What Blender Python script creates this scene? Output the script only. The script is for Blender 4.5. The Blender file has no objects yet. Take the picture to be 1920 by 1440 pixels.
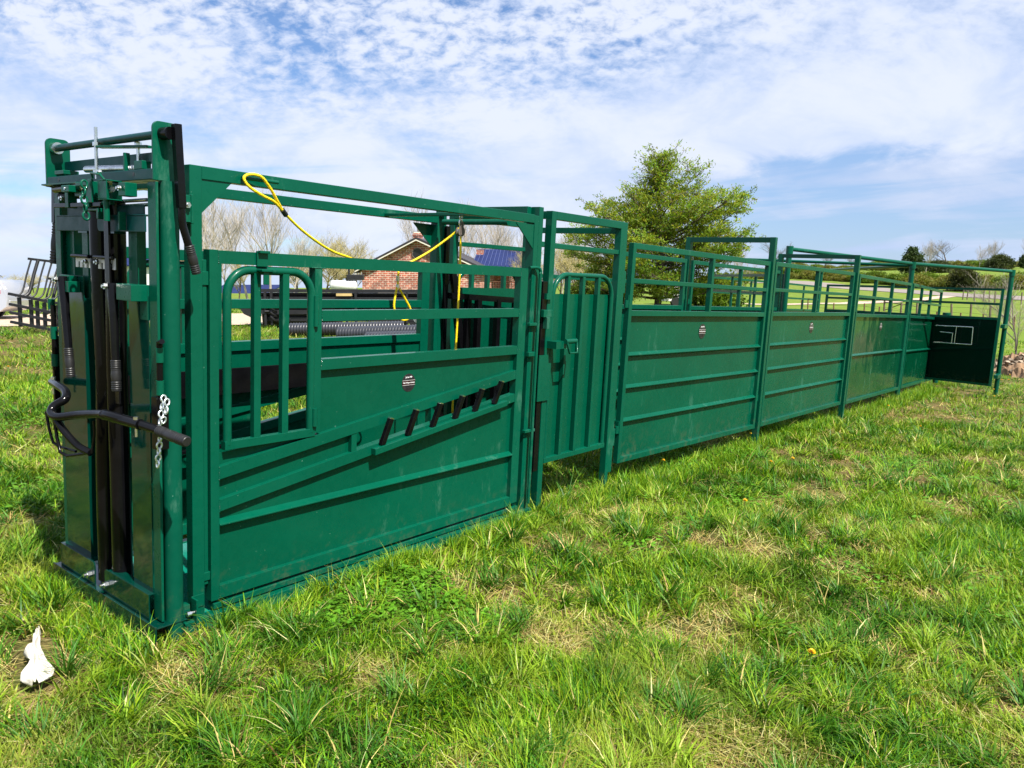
import bpy, math, random
import numpy as np
from mathutils import Matrix, Vector
S = bpy.context.scene
COL = S.collection
R_ = math.radians

# ------------------------------------------------------------------ camera
cam_d = bpy.data.cameras.new('camera'); cam = bpy.data.objects.new('camera', cam_d); COL.objects.link(cam)
cam_d.sensor_width = 36; cam_d.lens = 27.439; cam_d.clip_start = 0.05; cam_d.clip_end = 5000
CAM = Vector((-1.7272, -3.2369, 1.5356))
CM = Matrix(((0.626037, 0.095197, -0.77396), (-0.779793, 0.076427, -0.621355), (0.0, 0.99252, 0.12208)))
cam.matrix_world = Matrix.Translation(CAM) @ CM.to_4x4()
S.camera = cam
S.render.resolution_x = 1024; S.render.resolution_y = 768

# ------------------------------------------------------------------ exposure, sun, sky
S.view_settings.view_transform = 'Standard'; S.view_settings.look = 'None'
S.view_settings.exposure = 1.05; S.view_settings.gamma = 1.0
SUN = Vector((-0.1069, -0.5831, 0.8054)).normalized()      # direction towards the sun
sl = bpy.data.lights.new('sun', 'SUN'); sl.energy = 5.0; sl.angle = R_(0.53); sl.color = (1.0, 0.95, 0.86)
so = bpy.data.objects.new('sun', sl); COL.objects.link(so)
so.rotation_euler = SUN.to_track_quat('Z', 'Y').to_euler(); so.location = (0, 0, 30)

w = bpy.data.worlds.new('World'); S.world = w; w.use_nodes = True
nt = w.node_tree; N = nt.nodes; L = nt.links
for n in list(N): N.remove(n)
def nd(tree, t, **k):
    n = tree.nodes.new(t)
    for a, b in k.items(): setattr(n, a, b)
    return n
def link(tree, a, b): tree.links.new(a, b)
def mth(tree, op, a, b=None, c=None, clamp=False):
    n = tree.nodes.new('ShaderNodeMath'); n.operation = op; n.use_clamp = clamp
    for i, v in enumerate((a, b, c)):
        if v is None: continue
        if isinstance(v, (int, float)): n.inputs[i].default_value = v
        else: tree.links.new(v, n.inputs[i])
    return n.outputs[0]
def mapr(tree, v, a, b, c=0.0, d=1.0, smooth=True):
    n = tree.nodes.new('ShaderNodeMapRange'); n.interpolation_type = 'SMOOTHSTEP' if smooth else 'LINEAR'
    tree.links.new(v, n.inputs[0])
    for i, q in zip((1, 2, 3, 4), (a, b, c, d)): n.inputs[i].default_value = q
    return n.outputs[0]
def mixc(tree, f, a, b, mode='MIX'):
    n = tree.nodes.new('ShaderNodeMix'); n.data_type = 'RGBA'; n.blend_type = mode
    for i, v in ((0, f), (6, a), (7, b)):
        if isinstance(v, (int, float)): n.inputs[i].default_value = v
        elif isinstance(v, tuple): n.inputs[i].default_value = (*v, 1) if len(v) == 3 else v
        else: tree.links.new(v, n.inputs[i])
    return n.outputs[2]
def noise(tree, vec, scale, detail=4, rough=0.5, dist=0.0):
    n = tree.nodes.new('ShaderNodeTexNoise'); n.inputs['Scale'].default_value = scale
    n.inputs['Detail'].default_value = detail; n.inputs['Roughness'].default_value = rough
    n.inputs['Distortion'].default_value = dist
    if vec is not None: tree.links.new(vec, n.inputs['Vector'])
    return n.outputs[0]
def build_sky():
    tc = nd(nt, 'ShaderNodeTexCoord')
    sky = nd(nt, 'ShaderNodeTexSky', sky_type='NISHITA'); sky.sun_disc = False
    sky.sun_elevation = math.asin(SUN.z); sky.sun_rotation = math.atan2(SUN.x, SUN.y)
    sky.air_density = 1.0; sky.dust_density = 0.6; sky.ozone_density = 2.5
    sep = nd(nt, 'ShaderNodeSeparateXYZ'); link(nt, tc.outputs['Generated'], sep.inputs[0])
    X, Y, Z = sep.outputs
    den = mth(nt, 'ADD', mth(nt, 'MAXIMUM', Z, 0.0), 0.42)
    u = mth(nt, 'DIVIDE', X, den); v = mth(nt, 'DIVIDE', Y, den)
    comb = nd(nt, 'ShaderNodeCombineXYZ'); link(nt, u, comb.inputs[0]); link(nt, v, comb.inputs[1])
    P = comb.outputs[0]
    # rotate so the cloud streets run across the view, stretch them sideways
    mp = nd(nt, 'ShaderNodeMapping'); mp.inputs['Rotation'].default_value = (0, 0, R_(-38)); mp.inputs['Scale'].default_value = (1.0, 1.0, 1.0)
    link(nt, P, mp.inputs[0]); Q = mp.outputs[0]
    ms = nd(nt, 'ShaderNodeMapping'); ms.inputs['Scale'].default_value = (1.15, 0.9, 1.0); link(nt, Q, ms.inputs[0]); QS = ms.outputs[0]
    puffs = noise(nt, QS, 30.0, 5, 0.6, 0.25)
    mid = noise(nt, QS, 4.6, 6, 0.58, 0.4)
    big = noise(nt, Q, 1.7, 3, 0.5, 0.2)
    sq = nd(nt, 'ShaderNodeSeparateXYZ'); link(nt, Q, sq.inputs[0])
    # signed bearing from the view axis: right positive
    ax = mth(nt, 'ADD', mth(nt, 'MULTIPLY', X, 0.626), mth(nt, 'MULTIPLY', Y, -0.7798))
    fw = mth(nt, 'ADD', mth(nt, 'MULTIPLY', X, 0.7740), mth(nt, 'MULTIPLY', Y, 0.6214))
    bear = mth(nt, 'ARCTAN2', ax, fw)
    hi = mapr(nt, Z, 0.13, 0.32, 0.0, 1.0)                      # the mottled sheet is overhead, a smooth veil lies lower
    lft = mapr(nt, bear, 0.0, 0.50, 1.0, 0.40)
    amp = mth(nt, 'MULTIPLY', mth(nt, 'MULTIPLY', hi, lft), mapr(nt, big, 0.40, 0.62, 1.0, 0.65))
    dens = mth(nt, 'ADD', 0.30, mth(nt, 'MULTIPLY', mth(nt, 'SUBTRACT', mid, 0.5), 0.62))
    dens = mth(nt, 'ADD', dens, mth(nt, 'MULTIPLY', mth(nt, 'SUBTRACT', big, 0.5), 0.60))
    dens = mth(nt, 'ADD', dens, mth(nt, 'MULTIPLY', mth(nt, 'SUBTRACT', puffs, 0.5), mth(nt, 'MULTIPLY', amp, 1.5)))
    dens = mth(nt, 'ADD', dens, mapr(nt, bear, -0.55, 0.35, 0.33, 0.45))
    dens = mth(nt, 'SUBTRACT', dens, mth(nt, 'MULTIPLY', mapr(nt, Z, 0.24, 0.10, 0.0, 1.0), mapr(nt, bear, 0.1, -0.35, 0.0, 0.12)))
    # clearer blue bands low on the right
    band = mth(nt, 'MULTIPLY', mapr(nt, bear, 0.05, 0.36, 0.0, 1.0), mapr(nt, mth(nt, 'ADD', Z, mth(nt, 'MULTIPLY', mid, 0.08)), 0.17, 0.20, 1.0, 0.0))
    dens = mth(nt, 'SUBTRACT', dens, mth(nt, 'MULTIPLY', band, 0.42))
    streakv = nd(nt, 'ShaderNodeCombineXYZ'); link(nt, mth(nt, 'MULTIPLY', bear, 2.6), streakv.inputs[0]); link(nt, mth(nt, 'MULTIPLY', mth(nt, 'ADD', Z, mth(nt, 'MULTIPLY', bear, -0.05)), 30.0), streakv.inputs[1])
    streak = noise(nt, streakv.outputs[0], 1.0, 5, 0.55, 0.6)
    low = mapr(nt, Z, 0.05, 0.22, 1.0, 0.0)
    dens = mth(nt, 'ADD', dens, mth(nt, 'MULTIPLY', low, mth(nt, 'MULTIPLY', mth(nt, 'SUBTRACT', streak, 0.40), 2.4)))
    cov = mapr(nt, dens, 0.36, 0.80, 0.0, 1.0)
    cov = mth(nt, 'POWER', cov, 0.70)
    cov = mth(nt, 'MULTIPLY', cov, 0.96)
    shade = mapr(nt, mth(nt, 'ADD', 0.5, mth(nt, 'ADD', mth(nt, 'MULTIPLY', mth(nt, 'SUBTRACT', puffs, 0.5), mth(nt, 'MULTIPLY', amp, 0.7)), mth(nt, 'MULTIPLY', mth(nt, 'SUBTRACT', mid, 0.5), 0.8))), 0.36, 0.62, 0.0, 1.0)
    ccol = mixc(nt, shade, (5.6, 6.5, 8.5), (7.1, 7.6, 8.8))
    skyc = mixc(nt, 1.0, sky.outputs[0], (0.98, 1.12, 1.34), 'MULTIPLY')
    skyc = mixc(nt, 1.0, skyc, (1.02, 1.02, 1.02), 'MULTIPLY')
    col = mixc(nt, cov, skyc, ccol)
    hz = mapr(nt, Z, -0.01, 0.075, 1.0, 0.0)
    col = mixc(nt, mth(nt, 'MULTIPLY', band, 0.50), col, (3.3, 4.6, 7.2))
    col = mixc(nt, mth(nt, 'MULTIPLY', hz, 0.40), col, (4.8, 6.1, 8.4))
    bg = nd(nt, 'ShaderNodeBackground'); bg.inputs[1].default_value = 0.058
    link(nt, col, bg.inputs[0])
    out = nd(nt, 'ShaderNodeOutputWorld'); link(nt, bg.outputs[0], out.inputs[0])
build_sky()

# ------------------------------------------------------------------ frames and helpers
# the handling system stands on sloping ground: its own axes (x along the chute, z its own up) in the world
EQ = Matrix(((0.999887, 0.000775, 0.01498), (0.0, 0.998664, -0.051678), (-0.015, 0.051673, 0.998551)))
EQ4 = EQ.to_4x4()
FW = Vector((0.77396, 0.621355, 0)).normalized(); RT = Vector((0.626037, -0.779793, 0)).normalized()
EQI = EQ.inverted()
def sst(a, b, x):
    t = np.clip((x - a) / (b - a), 0, 1); return t * t * (3 - 2 * t)
DIST = np.array([18, 26, 40, 60, 80, 110, 135, 180, 240, 600, 2500.])
PXS = np.array([-700, 0, 600, 1200, 1500, 1850, 2400.])
TAB = np.array([
 [.70, .80, .95, 1.0, 1.0, .9, .9, 1.0, 1.1, 1.2, 1.5],
 [.70, .78, .90, 1.0, 1.0, .9, .9, 1.0, 1.2, 1.5, 2.0],
 [.35, .45, .60, .75, .8, .85, .9, 1.0, 1.2, 1.5, 2.0],
 [.10, .20, .30, .45, .6, 1.2, 1.8, 2.6, 3.4, 6.0, 8.0],
 [-.10, -.1, -.2, -.1, .2, 1.4, 3.0, 4.8, 6.4, 9.0, 10.],
 [-.45, -.6, -.8, -.8, -.4, 1.0, 2.6, 4.9, 6.9, 12., 13.],
 [-.60, -.8, -1.2, -1.2, -.6, 1.0, 3.0, 5.5, 7.6, 12., 13.]])
AZS = np.arctan((PXS - 960) / 1463.4)
def hnoise(x, y, s, seed):
    r = np.random.RandomState(seed); o = 0
    for k in range(6):
        a = r.rand() * 6.28; f = s * (0.7 + r.rand() * 0.9); o = o + np.sin((x * math.cos(a) + y * math.sin(a)) * f + r.rand() * 6.28)
    return o / 6
def terrain(x, y):
    x = np.asarray(x, float); y = np.asarray(y, float)
    zn = -0.0149 * x + 0.0517 * y - 0.012
    zn = zn - 0.010 * np.clip(x - 1.5, 0, 20)
    zn = zn + 0.030 * hnoise(x, y, 1.9, 3) + 0.022 * hnoise(x, y, 5.0, 4) + 0.012 * hnoise(x, y, 11.0, 8)
    dx = x - CAM.x; dy = y - CAM.y
    d = np.hypot(dx, dy); az = np.arctan2(dx * RT.x + dy * RT.y, dx * FW.x + dy * FW.y)
    az = np.clip(az, AZS[0], AZS[-1])
    ia = np.clip(np.searchsorted(AZS, az) - 1, 0, len(AZS) - 2); ta = (az - AZS[ia]) / (AZS[ia + 1] - AZS[ia]); ta = ta * ta * (3 - 2 * ta)
    dd = np.clip(d, DIST[0], DIST[-1]); idd = np.clip(np.searchsorted(DIST, dd) - 1, 0, len(DIST) - 2); td = (dd - DIST[idd]) / (DIST[idd + 1] - DIST[idd])
    td = np.clip(td, 0, 1)
    v = (TAB[ia, idd] * (1 - ta) + TAB[ia + 1, idd] * ta) * (1 - td) + (TAB[ia, idd + 1] * (1 - ta) + TAB[ia + 1, idd + 1] * ta) * td
    v = v + 0.05 * hnoise(x, y, 0.25, 5) * sst(20, 60, d)
    b = sst(13, 20, d)
    zn = np.clip(zn, -3, 3)
    return zn * (1 - b) + v * b
def T(x, y): return float(terrain(x, y))
def at(px, depth, dz=0.0):
    """ground point seen in the direction of photo column px, depth metres along the view axis"""
    p = CAM + FW * depth + RT * (depth * (px - 960) / 1463.4)
    return Vector((p.x, p.y, T(p.x, p.y) + dz))

class B:
    def __init__(s): s.v = []; s.f = []; s.sm = []; s.mi = []; s.m = 0
    def add(s, vs, fs, smooth=False):
        n = len(s.v); s.v += [tuple(p) for p in vs]; s.f += [tuple(i + n for i in q) for q in fs]; s.sm += [smooth] * len(fs); s.mi += [s.m] * len(fs); return s
    def box(s, x0, x1, y0, y1, z0, z1):
        return s.add([(x0, y0, z0), (x1, y0, z0), (x1, y1, z0), (x0, y1, z0), (x0, y0, z1), (x1, y0, z1), (x1, y1, z1), (x0, y1, z1)],
              [(0, 3, 2, 1), (4, 5, 6, 7), (0, 1, 5, 4), (1, 2, 6, 5), (2, 3, 7, 6), (3, 0, 4, 7)])
    def beam(s, p, q, w, h, up=(0, 0, 1)):
        """square bar p->q, w across, h along up"""
        p = Vector(p); q = Vector(q); d = (q - p).normalized(); u = Vector(up); a = d.cross(u).normalized(); u = a.cross(d)
        vs = []
        for c in (p, q):
            for i, j in ((-1, -1), (1, -1), (1, 1), (-1, 1)): vs.append(c + a * (w / 2 * i) + u * (h / 2 * j))
        return s.add(vs, [(0, 1, 2, 3), (7, 6, 5, 4), (0, 4, 5, 1), (1, 5, 6, 2), (2, 6, 7, 3), (3, 7, 4, 0)])
    def tube(s, pts, r, n=12, closed=False, caps=True):
        pts = [Vector(p) for p in pts]; m = len(pts); rs = r if isinstance(r, (list, tuple)) else [r] * m
        base = len(s.v); vs = []; fs = []
        prev = None
        for i, p in enumerate(pts):
            if closed: d = pts[(i + 1) % m] - pts[i - 1]
            else: d = pts[min(i + 1, m - 1)] - pts[max(i - 1, 0)]
            d.normalize()
            if prev is None:
                a = d.cross(Vector((0, 0, 1)) if abs(d.z) < .9 else Vector((1, 0, 0))).normalized()
            else: a = (prev - d * prev.dot(d)).normalized()
            prev = a; b = d.cross(a)
            for k in range(n):
                t = 2 * math.pi * k / n; vs.append(p + (a * math.cos(t) + b * math.sin(t)) * rs[i])
        for i in range(m if closed else m - 1):
            j = (i + 1) % m
            for k in range(n): fs.append((i * n + k, i * n + (k + 1) % n, j * n + (k + 1) % n, j * n + k))
        s.add(vs, fs, n > 6)
        if caps and not closed:
            s.add([vs[k] for k in range(n)], [tuple(reversed(range(n)))]); s.add([vs[(m - 1) * n + k] for k in range(n)], [tuple(range(n))])
        return s
    def poly(s, pts, off):
        """outline pts extruded by vector off"""
        n = len(pts); o = Vector(off); vs = [Vector(p) for p in pts] + [Vector(p) + o for p in pts]
        return s.add(vs, [tuple(range(n)), tuple(reversed(range(n, 2 * n)))] + [(i, n + i, n + (i + 1) % n, (i + 1) % n) for i in range(n)])
    def build(s, name, mats, parent=None, base=None, bevel=0.0):
        me = bpy.data.meshes.new(name)
        if base is None: base = parent.get('_b', (0, 0, 0)) if parent is not None else (0, 0, 0)
        v = np.array([tuple(p) for p in s.v], float) - np.array(tuple(base), float)
        me.from_pydata(v.tolist(), [], s.f); 
        if not isinstance(mats, (list, tuple)): mats = [mats]
        for m in mats: me.materials.append(m)
        me.polygons.foreach_set('use_smooth', s.sm); me.polygons.foreach_set('material_index', s.mi)
        me.validate(); me.update()
        bmfix(me)
        o = bpy.data.objects.new(name, me); COL.objects.link(o)
        if parent is not None: o.parent = parent; o['_b'] = tuple(base)
        if bevel > 0:
            b = o.modifiers.new('bevel', 'BEVEL'); b.width = bevel; b.segments = 2; b.limit_method = 'ANGLE'; b.angle_limit = R_(40); b.harden_normals = True
        return o
import bmesh
def bmfix(me):
    bm = bmesh.new(); bm.from_mesh(me); bmesh.ops.recalc_face_normals(bm, faces=bm.faces); bm.to_mesh(me); bm.free()
def tag(o, label=None, cat=None, group=None, kind=None):
    for k, v in (('label', label), ('category', cat), ('group', group), ('kind', kind)):
        if v: o[k] = v
    return o
def thing(name, label, cat, base=(0, 0, 0), eq=True, rz=0.0, group=None):
    o = bpy.data.objects.new(name, None); COL.objects.link(o); o.empty_display_size = 0.1
    M = Matrix.Translation(Vector(base)) @ Matrix.Rotation(rz, 4, 'Z')
    o.matrix_world = (EQ4 @ M) if eq else M
    o['_b'] = tuple(base) if eq else (0, 0, 0)
    return tag(o, label, cat, group)
def dup(o, parent=None):
    c = o.copy(); COL.objects.link(c)
    if parent is not None: c.parent = parent
    for ch in list(o.children): dup(ch, c)
    return c
def settle(o, M):
    o.matrix_world = M; return o

# ------------------------------------------------------------------ materials
def mat(name):
    m = bpy.data.materials.new(name); m.use_nodes = True; t = m.node_tree
    for n in list(t.nodes): t.nodes.remove(n)
    out = nd(t, 'ShaderNodeOutputMaterial'); p = nd(t, 'ShaderNodeBsdfPrincipled'); link(t, p.outputs[0], out.inputs[0])
    return m, t, p
def obj_co(t): return nd(t, 'ShaderNodeTexCoord').outputs['Object']
def bump(t, p, h, strength, dist):
    b = nd(t, 'ShaderNodeBump'); b.inputs['Strength'].default_value = strength; b.inputs['Distance'].default_value = dist
    link(t, h, b.inputs['Height']); link(t, b.outputs[0], p.inputs['Normal']); return b
def simple(name, col, rough=0.5, metal=0.0, var=0.15, vs=6.0, bumpd=0.0, coat=0.0, spec=0.5):
    if metal < .5: col = tuple(.85 * q for q in col)
    m, t, p = mat(name); co = obj_co(t)
    n = noise(t, co, vs, 5, 0.6)
    f = mapr(t, n, 0.3, 0.7, 1 - var, 1 + var)
    c = mixc(t, 1.0, col, f, 'MULTIPLY'); link(t, c, p.inputs['Base Color'])
    p.inputs['Roughness'].default_value = rough; p.inputs['Metallic'].default_value = metal
    p.inputs['Coat Weight'].default_value = coat; p.inputs['Coat Roughness'].default_value = 0.08; p.inputs['Specular IOR Level'].default_value = spec
    if bumpd: bump(t, p, noise(t, co, vs * 6, 4, 0.6), 0.6, bumpd)
    return m
def paint(name, col, rough=0.3, coat=0.5, wav=0.0012, scuff=0.5):
    col = (.50 * col[0], .63 * col[1], .66 * col[2])
    m, t, p = mat(name); co = obj_co(t)
    big = noise(t, co, 1.3, 3, 0.5); fine = noise(t, co, 24, 4, 0.6)
    f = mth(t, 'ADD', mapr(t, big, 0.3, 0.7, 0.90, 1.08), mapr(t, fine, 0.3, 0.7, -0.03, 0.03))
    c = mixc(t, 1.0, col, f, 'MULTIPLY')
    # dusty smears and pale nicks
    mp = nd(t, 'ShaderNodeMapping'); mp.inputs['Scale'].default_value = (1.0, 1.0, 0.35); link(t, co, mp.inputs[0])
    dn = noise(t, mp.outputs[0], 9.0, 7, 0.72)
    dust = mapr(t, mth(t, 'MULTIPLY', dn, mapr(t, big, 0.35, 0.65, 0.8, 1.12)), 0.60, 0.76, 0.0, 0.30 * scuff)
    c = mixc(t, dust, c, (0.16, 0.33, 0.26))
    nick = mapr(t, noise(t, co, 75, 3, 0.6), 0.735, 0.76, 0.0, 0.75 * scuff)
    c = mixc(t, nick, c, (0.30, 0.52, 0.44))
    zz = nd(t, 'ShaderNodeSeparateXYZ'); link(t, nd(t, 'ShaderNodeTexCoord').outputs['Object'], zz.inputs[0])   # mud splashed up from the pasture
    mud = mth(t, 'MULTIPLY', mapr(t, zz.outputs[2], 0.02, 0.30, 1.0, 0.0), mapr(t, noise(t, co, 16, 6, 0.75), 0.50, 0.66, 0.0, 0.55 * scuff))
    c = mixc(t, mud, c, (0.115, 0.095, 0.05))
    link(t, c, p.inputs['Base Color'])
    link(t, mth(t, 'ADD', mth(t, 'MULTIPLY', mth(t, 'ADD', dust, mud), 0.9), mapr(t, fine, 0.3, 0.7, rough - 0.05, rough + 0.07)), p.inputs['Roughness'])
    p.inputs['Coat Weight'].default_value = coat; p.inputs['Coat Roughness'].default_value = 0.06; p.inputs['Specular IOR Level'].default_value = 0.14
    b1 = nd(t, 'ShaderNodeBump'); b1.inputs['Strength'].default_value = 1.0; b1.inputs['Distance'].default_value = wav
    link(t, noise(t, co, 2.6, 2, 0.4), b1.inputs['Height'])
    b2 = nd(t, 'ShaderNodeBump'); b2.inputs['Strength'].default_value = 0.06; b2.inputs['Distance'].default_value = 0.0008
    link(t, noise(t, co, 90, 3, 0.5), b2.inputs['Height']); link(t, b1.outputs[0], b2.inputs['Normal'])
    link(t, b2.outputs[0], p.inputs['Normal']); link(t, b2.outputs[0], p.inputs['Coat Normal'])
    return m
M = {}
M['green'] = paint('green_enamel', (0.0006, 0.108, 0.058), 0.30, 0.14, 0.002)
M['sheet'] = paint('green_enamel_sheet', (0.0006, 0.100, 0.051), 0.27, 0.12, 0.010, 0.5)
M['sheet_far'] = paint('green_enamel_sheet_worn', (0.0006, 0.078, 0.032), 0.20, 0.35, 0.014, 0.6)
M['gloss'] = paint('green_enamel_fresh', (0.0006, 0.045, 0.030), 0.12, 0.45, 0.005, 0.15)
M['deep'] = paint('green_enamel_shade_tinted', (0.0005, 0.016, 0.011), 0.15, 0.3, 0.006, 0.3)  # green enamel with the end gate's shade and dark reflections put into its colour
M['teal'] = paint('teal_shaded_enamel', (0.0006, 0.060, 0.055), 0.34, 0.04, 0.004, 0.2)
M['matte'] = paint('green_pipe_enamel', (0.0006, 0.100, 0.055), 0.42, 0.0, 0.001)
M['black'] = simple('black_enamel', (0.004, 0.004, 0.005), 0.20, 0, 0.2, 14, 0.0008, 0.10, 0.16)
M['blackm'] = simple('black_steel', (0.012, 0.012, 0.014), 0.45, 0, 0.3, 8, 0.001)
M['rubber'] = simple('black_rubber', (0.014, 0.014, 0.015), 0.42, 0, 0.15, 30, 0.0005)
M['zinc'] = simple('zinc_plate', (0.72, 0.74, 0.74), 0.26, 1.0, 0.12, 60, 0.0006)
M['chainm'] = simple('galvanised_chain', (0.70, 0.75, 0.75), 0.35, 0.9, 0.2, 80, 0.0008)
M['rope'] = simple('yellow_rope', (0.90, 0.66, 0.0), 0.55, 0, 0.12, 60, 0.002)
M['white'] = simple('white_paint', (0.78, 0.78, 0.76), 0.5, 0, 0.06, 4)
M['trim'] = simple('trim_cream', (0.72, 0.68, 0.58), 0.5, 0, 0.06, 4)
M['soffit'] = simple('dark_roof_edge', (0.030, 0.026, 0.030), 0.5, 0, 0.15, 4)
M['asphalt'] = simple('road_asphalt', (0.24, 0.205, 0.185), 0.9, 0, 0.12, 1.2)
M['wood'] = simple('post_wood', (0.16, 0.12, 0.085), 0.85, 0, 0.3, 7, 0.003)
M['bark'] = simple('bark', (0.10, 0.075, 0.055), 0.9, 0, 0.35, 9, 0.01)
M['rust'] = simple('rust_post', (0.17, 0.085, 0.05), 0.8, 0, 0.3, 9)
M['glass'] = simple('dark_glass', (0.02, 0.025, 0.03), 0.08, 0, 0.05, 2)
M['silver'] = simple('silver_car_paint', (0.50, 0.51, 0.53), 0.28, 0.55, 0.03, 2, 0, 0.8)
M['red'] = simple('red_lens', (0.45, 0.02, 0.02), 0.15, 0, 0.05, 5)
M['clear'] = simple('clear_lens', (0.75, 0.72, 0.72), 0.15, 0, 0.05, 5)
M['twig'] = simple('pale_twigs', (0.40, 0.35, 0.29), 0.85, 0, 0.22, 0.7)
M['twigy'] = simple('budding_twigs', (0.40, 0.34, 0.14), 0.85, 0, 0.3, 0.7)
M['twigd'] = simple('dark_twigs', (0.13, 0.105, 0.09), 0.85, 0, 0.3, 0.7)
M['dandy'] = simple('dandelion_yellow', (0.85, 0.52, 0.0), 0.6, 0, 0.1, 60)
M['stemg'] = simple('stem_green', (0.12, 0.22, 0.04), 0.6, 0, 0.1, 60)
M['cloth'] = simple('white_cloth', (0.60, 0.57, 0.50), 0.9, 0, 0.10, 30, 0.004)
M['decalbg'] = simple('decal_black', (0.020, 0.018, 0.024), 0.3, 0, 0.2, 20)
M['decalband'] = simple('decal_red', (0.030, 0.006, 0.010), 0.35, 0, 0.5, 20)
M['decaltx'] = simple('decal_white', (0.80, 0.80, 0.80), 0.4, 0, 0.02, 20)
M['pipe'] = simple('corrugated_black_plastic', (0.035, 0.037, 0.045), 0.35, 0, 0.1, 9)
def blue_roof():
    m, t, p = mat('blue_metal_roof'); co = obj_co(t); sx = nd(t, 'ShaderNodeSeparateXYZ'); link(t, co, sx.inputs[0])
    n = noise(t, co, 1.5, 4); c = mixc(t, mapr(t, n, 0.3, 0.7), (0.008, 0.016, 0.070), (0.012, 0.022, 0.095)); link(t, c, p.inputs['Base Color'])
    p.inputs['Roughness'].default_value = 0.6; p.inputs['Specular IOR Level'].default_value = 0.2; return m
M['blue'] = blue_roof()
def brick_mat():
    m, t, p = mat('mixed_red_brick'); co = obj_co(t)
    sx = nd(t, 'ShaderNodeSeparateXYZ'); link(t, co, sx.inputs[0]); cb = nd(t, 'ShaderNodeCombineXYZ')
    link(t, mth(t, 'ADD', sx.outputs[0], sx.outputs[1]), cb.inputs[0]); link(t, sx.outputs[2], cb.inputs[1])
    b = nd(t, 'ShaderNodeTexBrick'); link(t, cb.outputs[0], b.inputs['Vector'])
    b.inputs['Scale'].default_value = 1.0; b.inputs['Brick Width'].default_value = 0.42; b.inputs['Row Height'].default_value = 0.155
    b.inputs['Mortar Size'].default_value = 0.018; b.inputs['Color1'].default_value = (0.40, 0.10, 0.055, 1); b.inputs['Color2'].default_value = (0.22, 0.06, 0.045, 1)
    b.inputs['Mortar'].default_value = (0.50, 0.42, 0.35, 1)
    n = noise(t, cb.outputs[0], 2.3, 5, 0.75); c = mixc(t, mapr(t, n, 0.58, 0.64), b.outputs[0], (0.46, 0.33, 0.25))
    v = nd(t, 'ShaderNodeTexVoronoi'); v.inputs['Scale'].default_value = 3.1; link(t, cb.outputs[0], v.inputs['Vector'])
    hs = mapr(t, nd_sep(t, v.outputs['Color']), 0.2, 0.8, 0.75, 1.25)
    c = mixc(t, 1.0, c, hs, 'MULTIPLY'); link(t, c, p.inputs['Base Color']); p.inputs['Roughness'].default_value = 0.85
    return m
def nd_sep(t, c):
    s = nd(t, 'ShaderNodeSeparateColor'); link(t, c, s.inputs[0]); return s.outputs[0]
M['brick'] = brick_mat()
def tread():
    m, t, p = mat('green_tread_plate'); co = obj_co(t); p.inputs['Base Color'].default_value = (0.003, 0.16, 0.11, 1); p.inputs['Roughness'].default_value = 0.2
    c = nd(t, 'ShaderNodeTexChecker'); c.inputs['Scale'].default_value = 45; mp = nd(t, 'ShaderNodeMapping'); mp.inputs['Rotation'].default_value = (0, 0, R_(45)); link(t, co, mp.inputs[0]); link(t, mp.outputs[0], c.inputs[0])
    bump(t, p, c.outputs[1], 0.8, 0.004); return m
M['tread'] = tread()
def attr_leaf(name, gloss=0.45, trans=0.24, k=.89):
    """leaf or blade: colour from the mesh attribute 'col', light passes through"""
    m = bpy.data.materials.new(name); m.use_nodes = True; t = m.node_tree
    for n in list(t.nodes): t.nodes.remove(n)
    out = nd(t, 'ShaderNodeOutputMaterial'); a0 = nd(t, 'ShaderNodeAttribute'); a0.attribute_name = 'col'
    a = nd(t, 'ShaderNodeGamma'); a.inputs[1].default_value = 1.0; link(t, mixc(t, 1.0, a0.outputs['Color'], (k * .87, k * .96, k * .75), 'MULTIPLY'), a.inputs[0])
    p = nd(t, 'ShaderNodeBsdfPrincipled'); p.inputs['Roughness'].default_value = gloss; p.inputs['Specular IOR Level'].default_value = 0.18
    link(t, a.outputs[0], p.inputs['Base Color'])
    tr = nd(t, 'ShaderNodeBsdfTranslucent'); c2 = mixc(t, 1.0, a.outputs[0], (1.25, 1.35, 0.55), 'MULTIPLY'); link(t, c2, tr.inputs[0])
    mx = nd(t, 'ShaderNodeMixShader'); mx.inputs[0].default_value = trans
    link(t, p.outputs[0], mx.inputs[1]); link(t, tr.outputs[0], mx.inputs[2]); link(t, mx.outputs[0], out.inputs[0])
    return m
M['blade'] = attr_leaf('grass_blade'); M['leaf'] = attr_leaf('leaf', 0.5, 0.3); M['needle'] = attr_leaf('pine_needle', 0.5, 0.42, 1.0)
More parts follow.
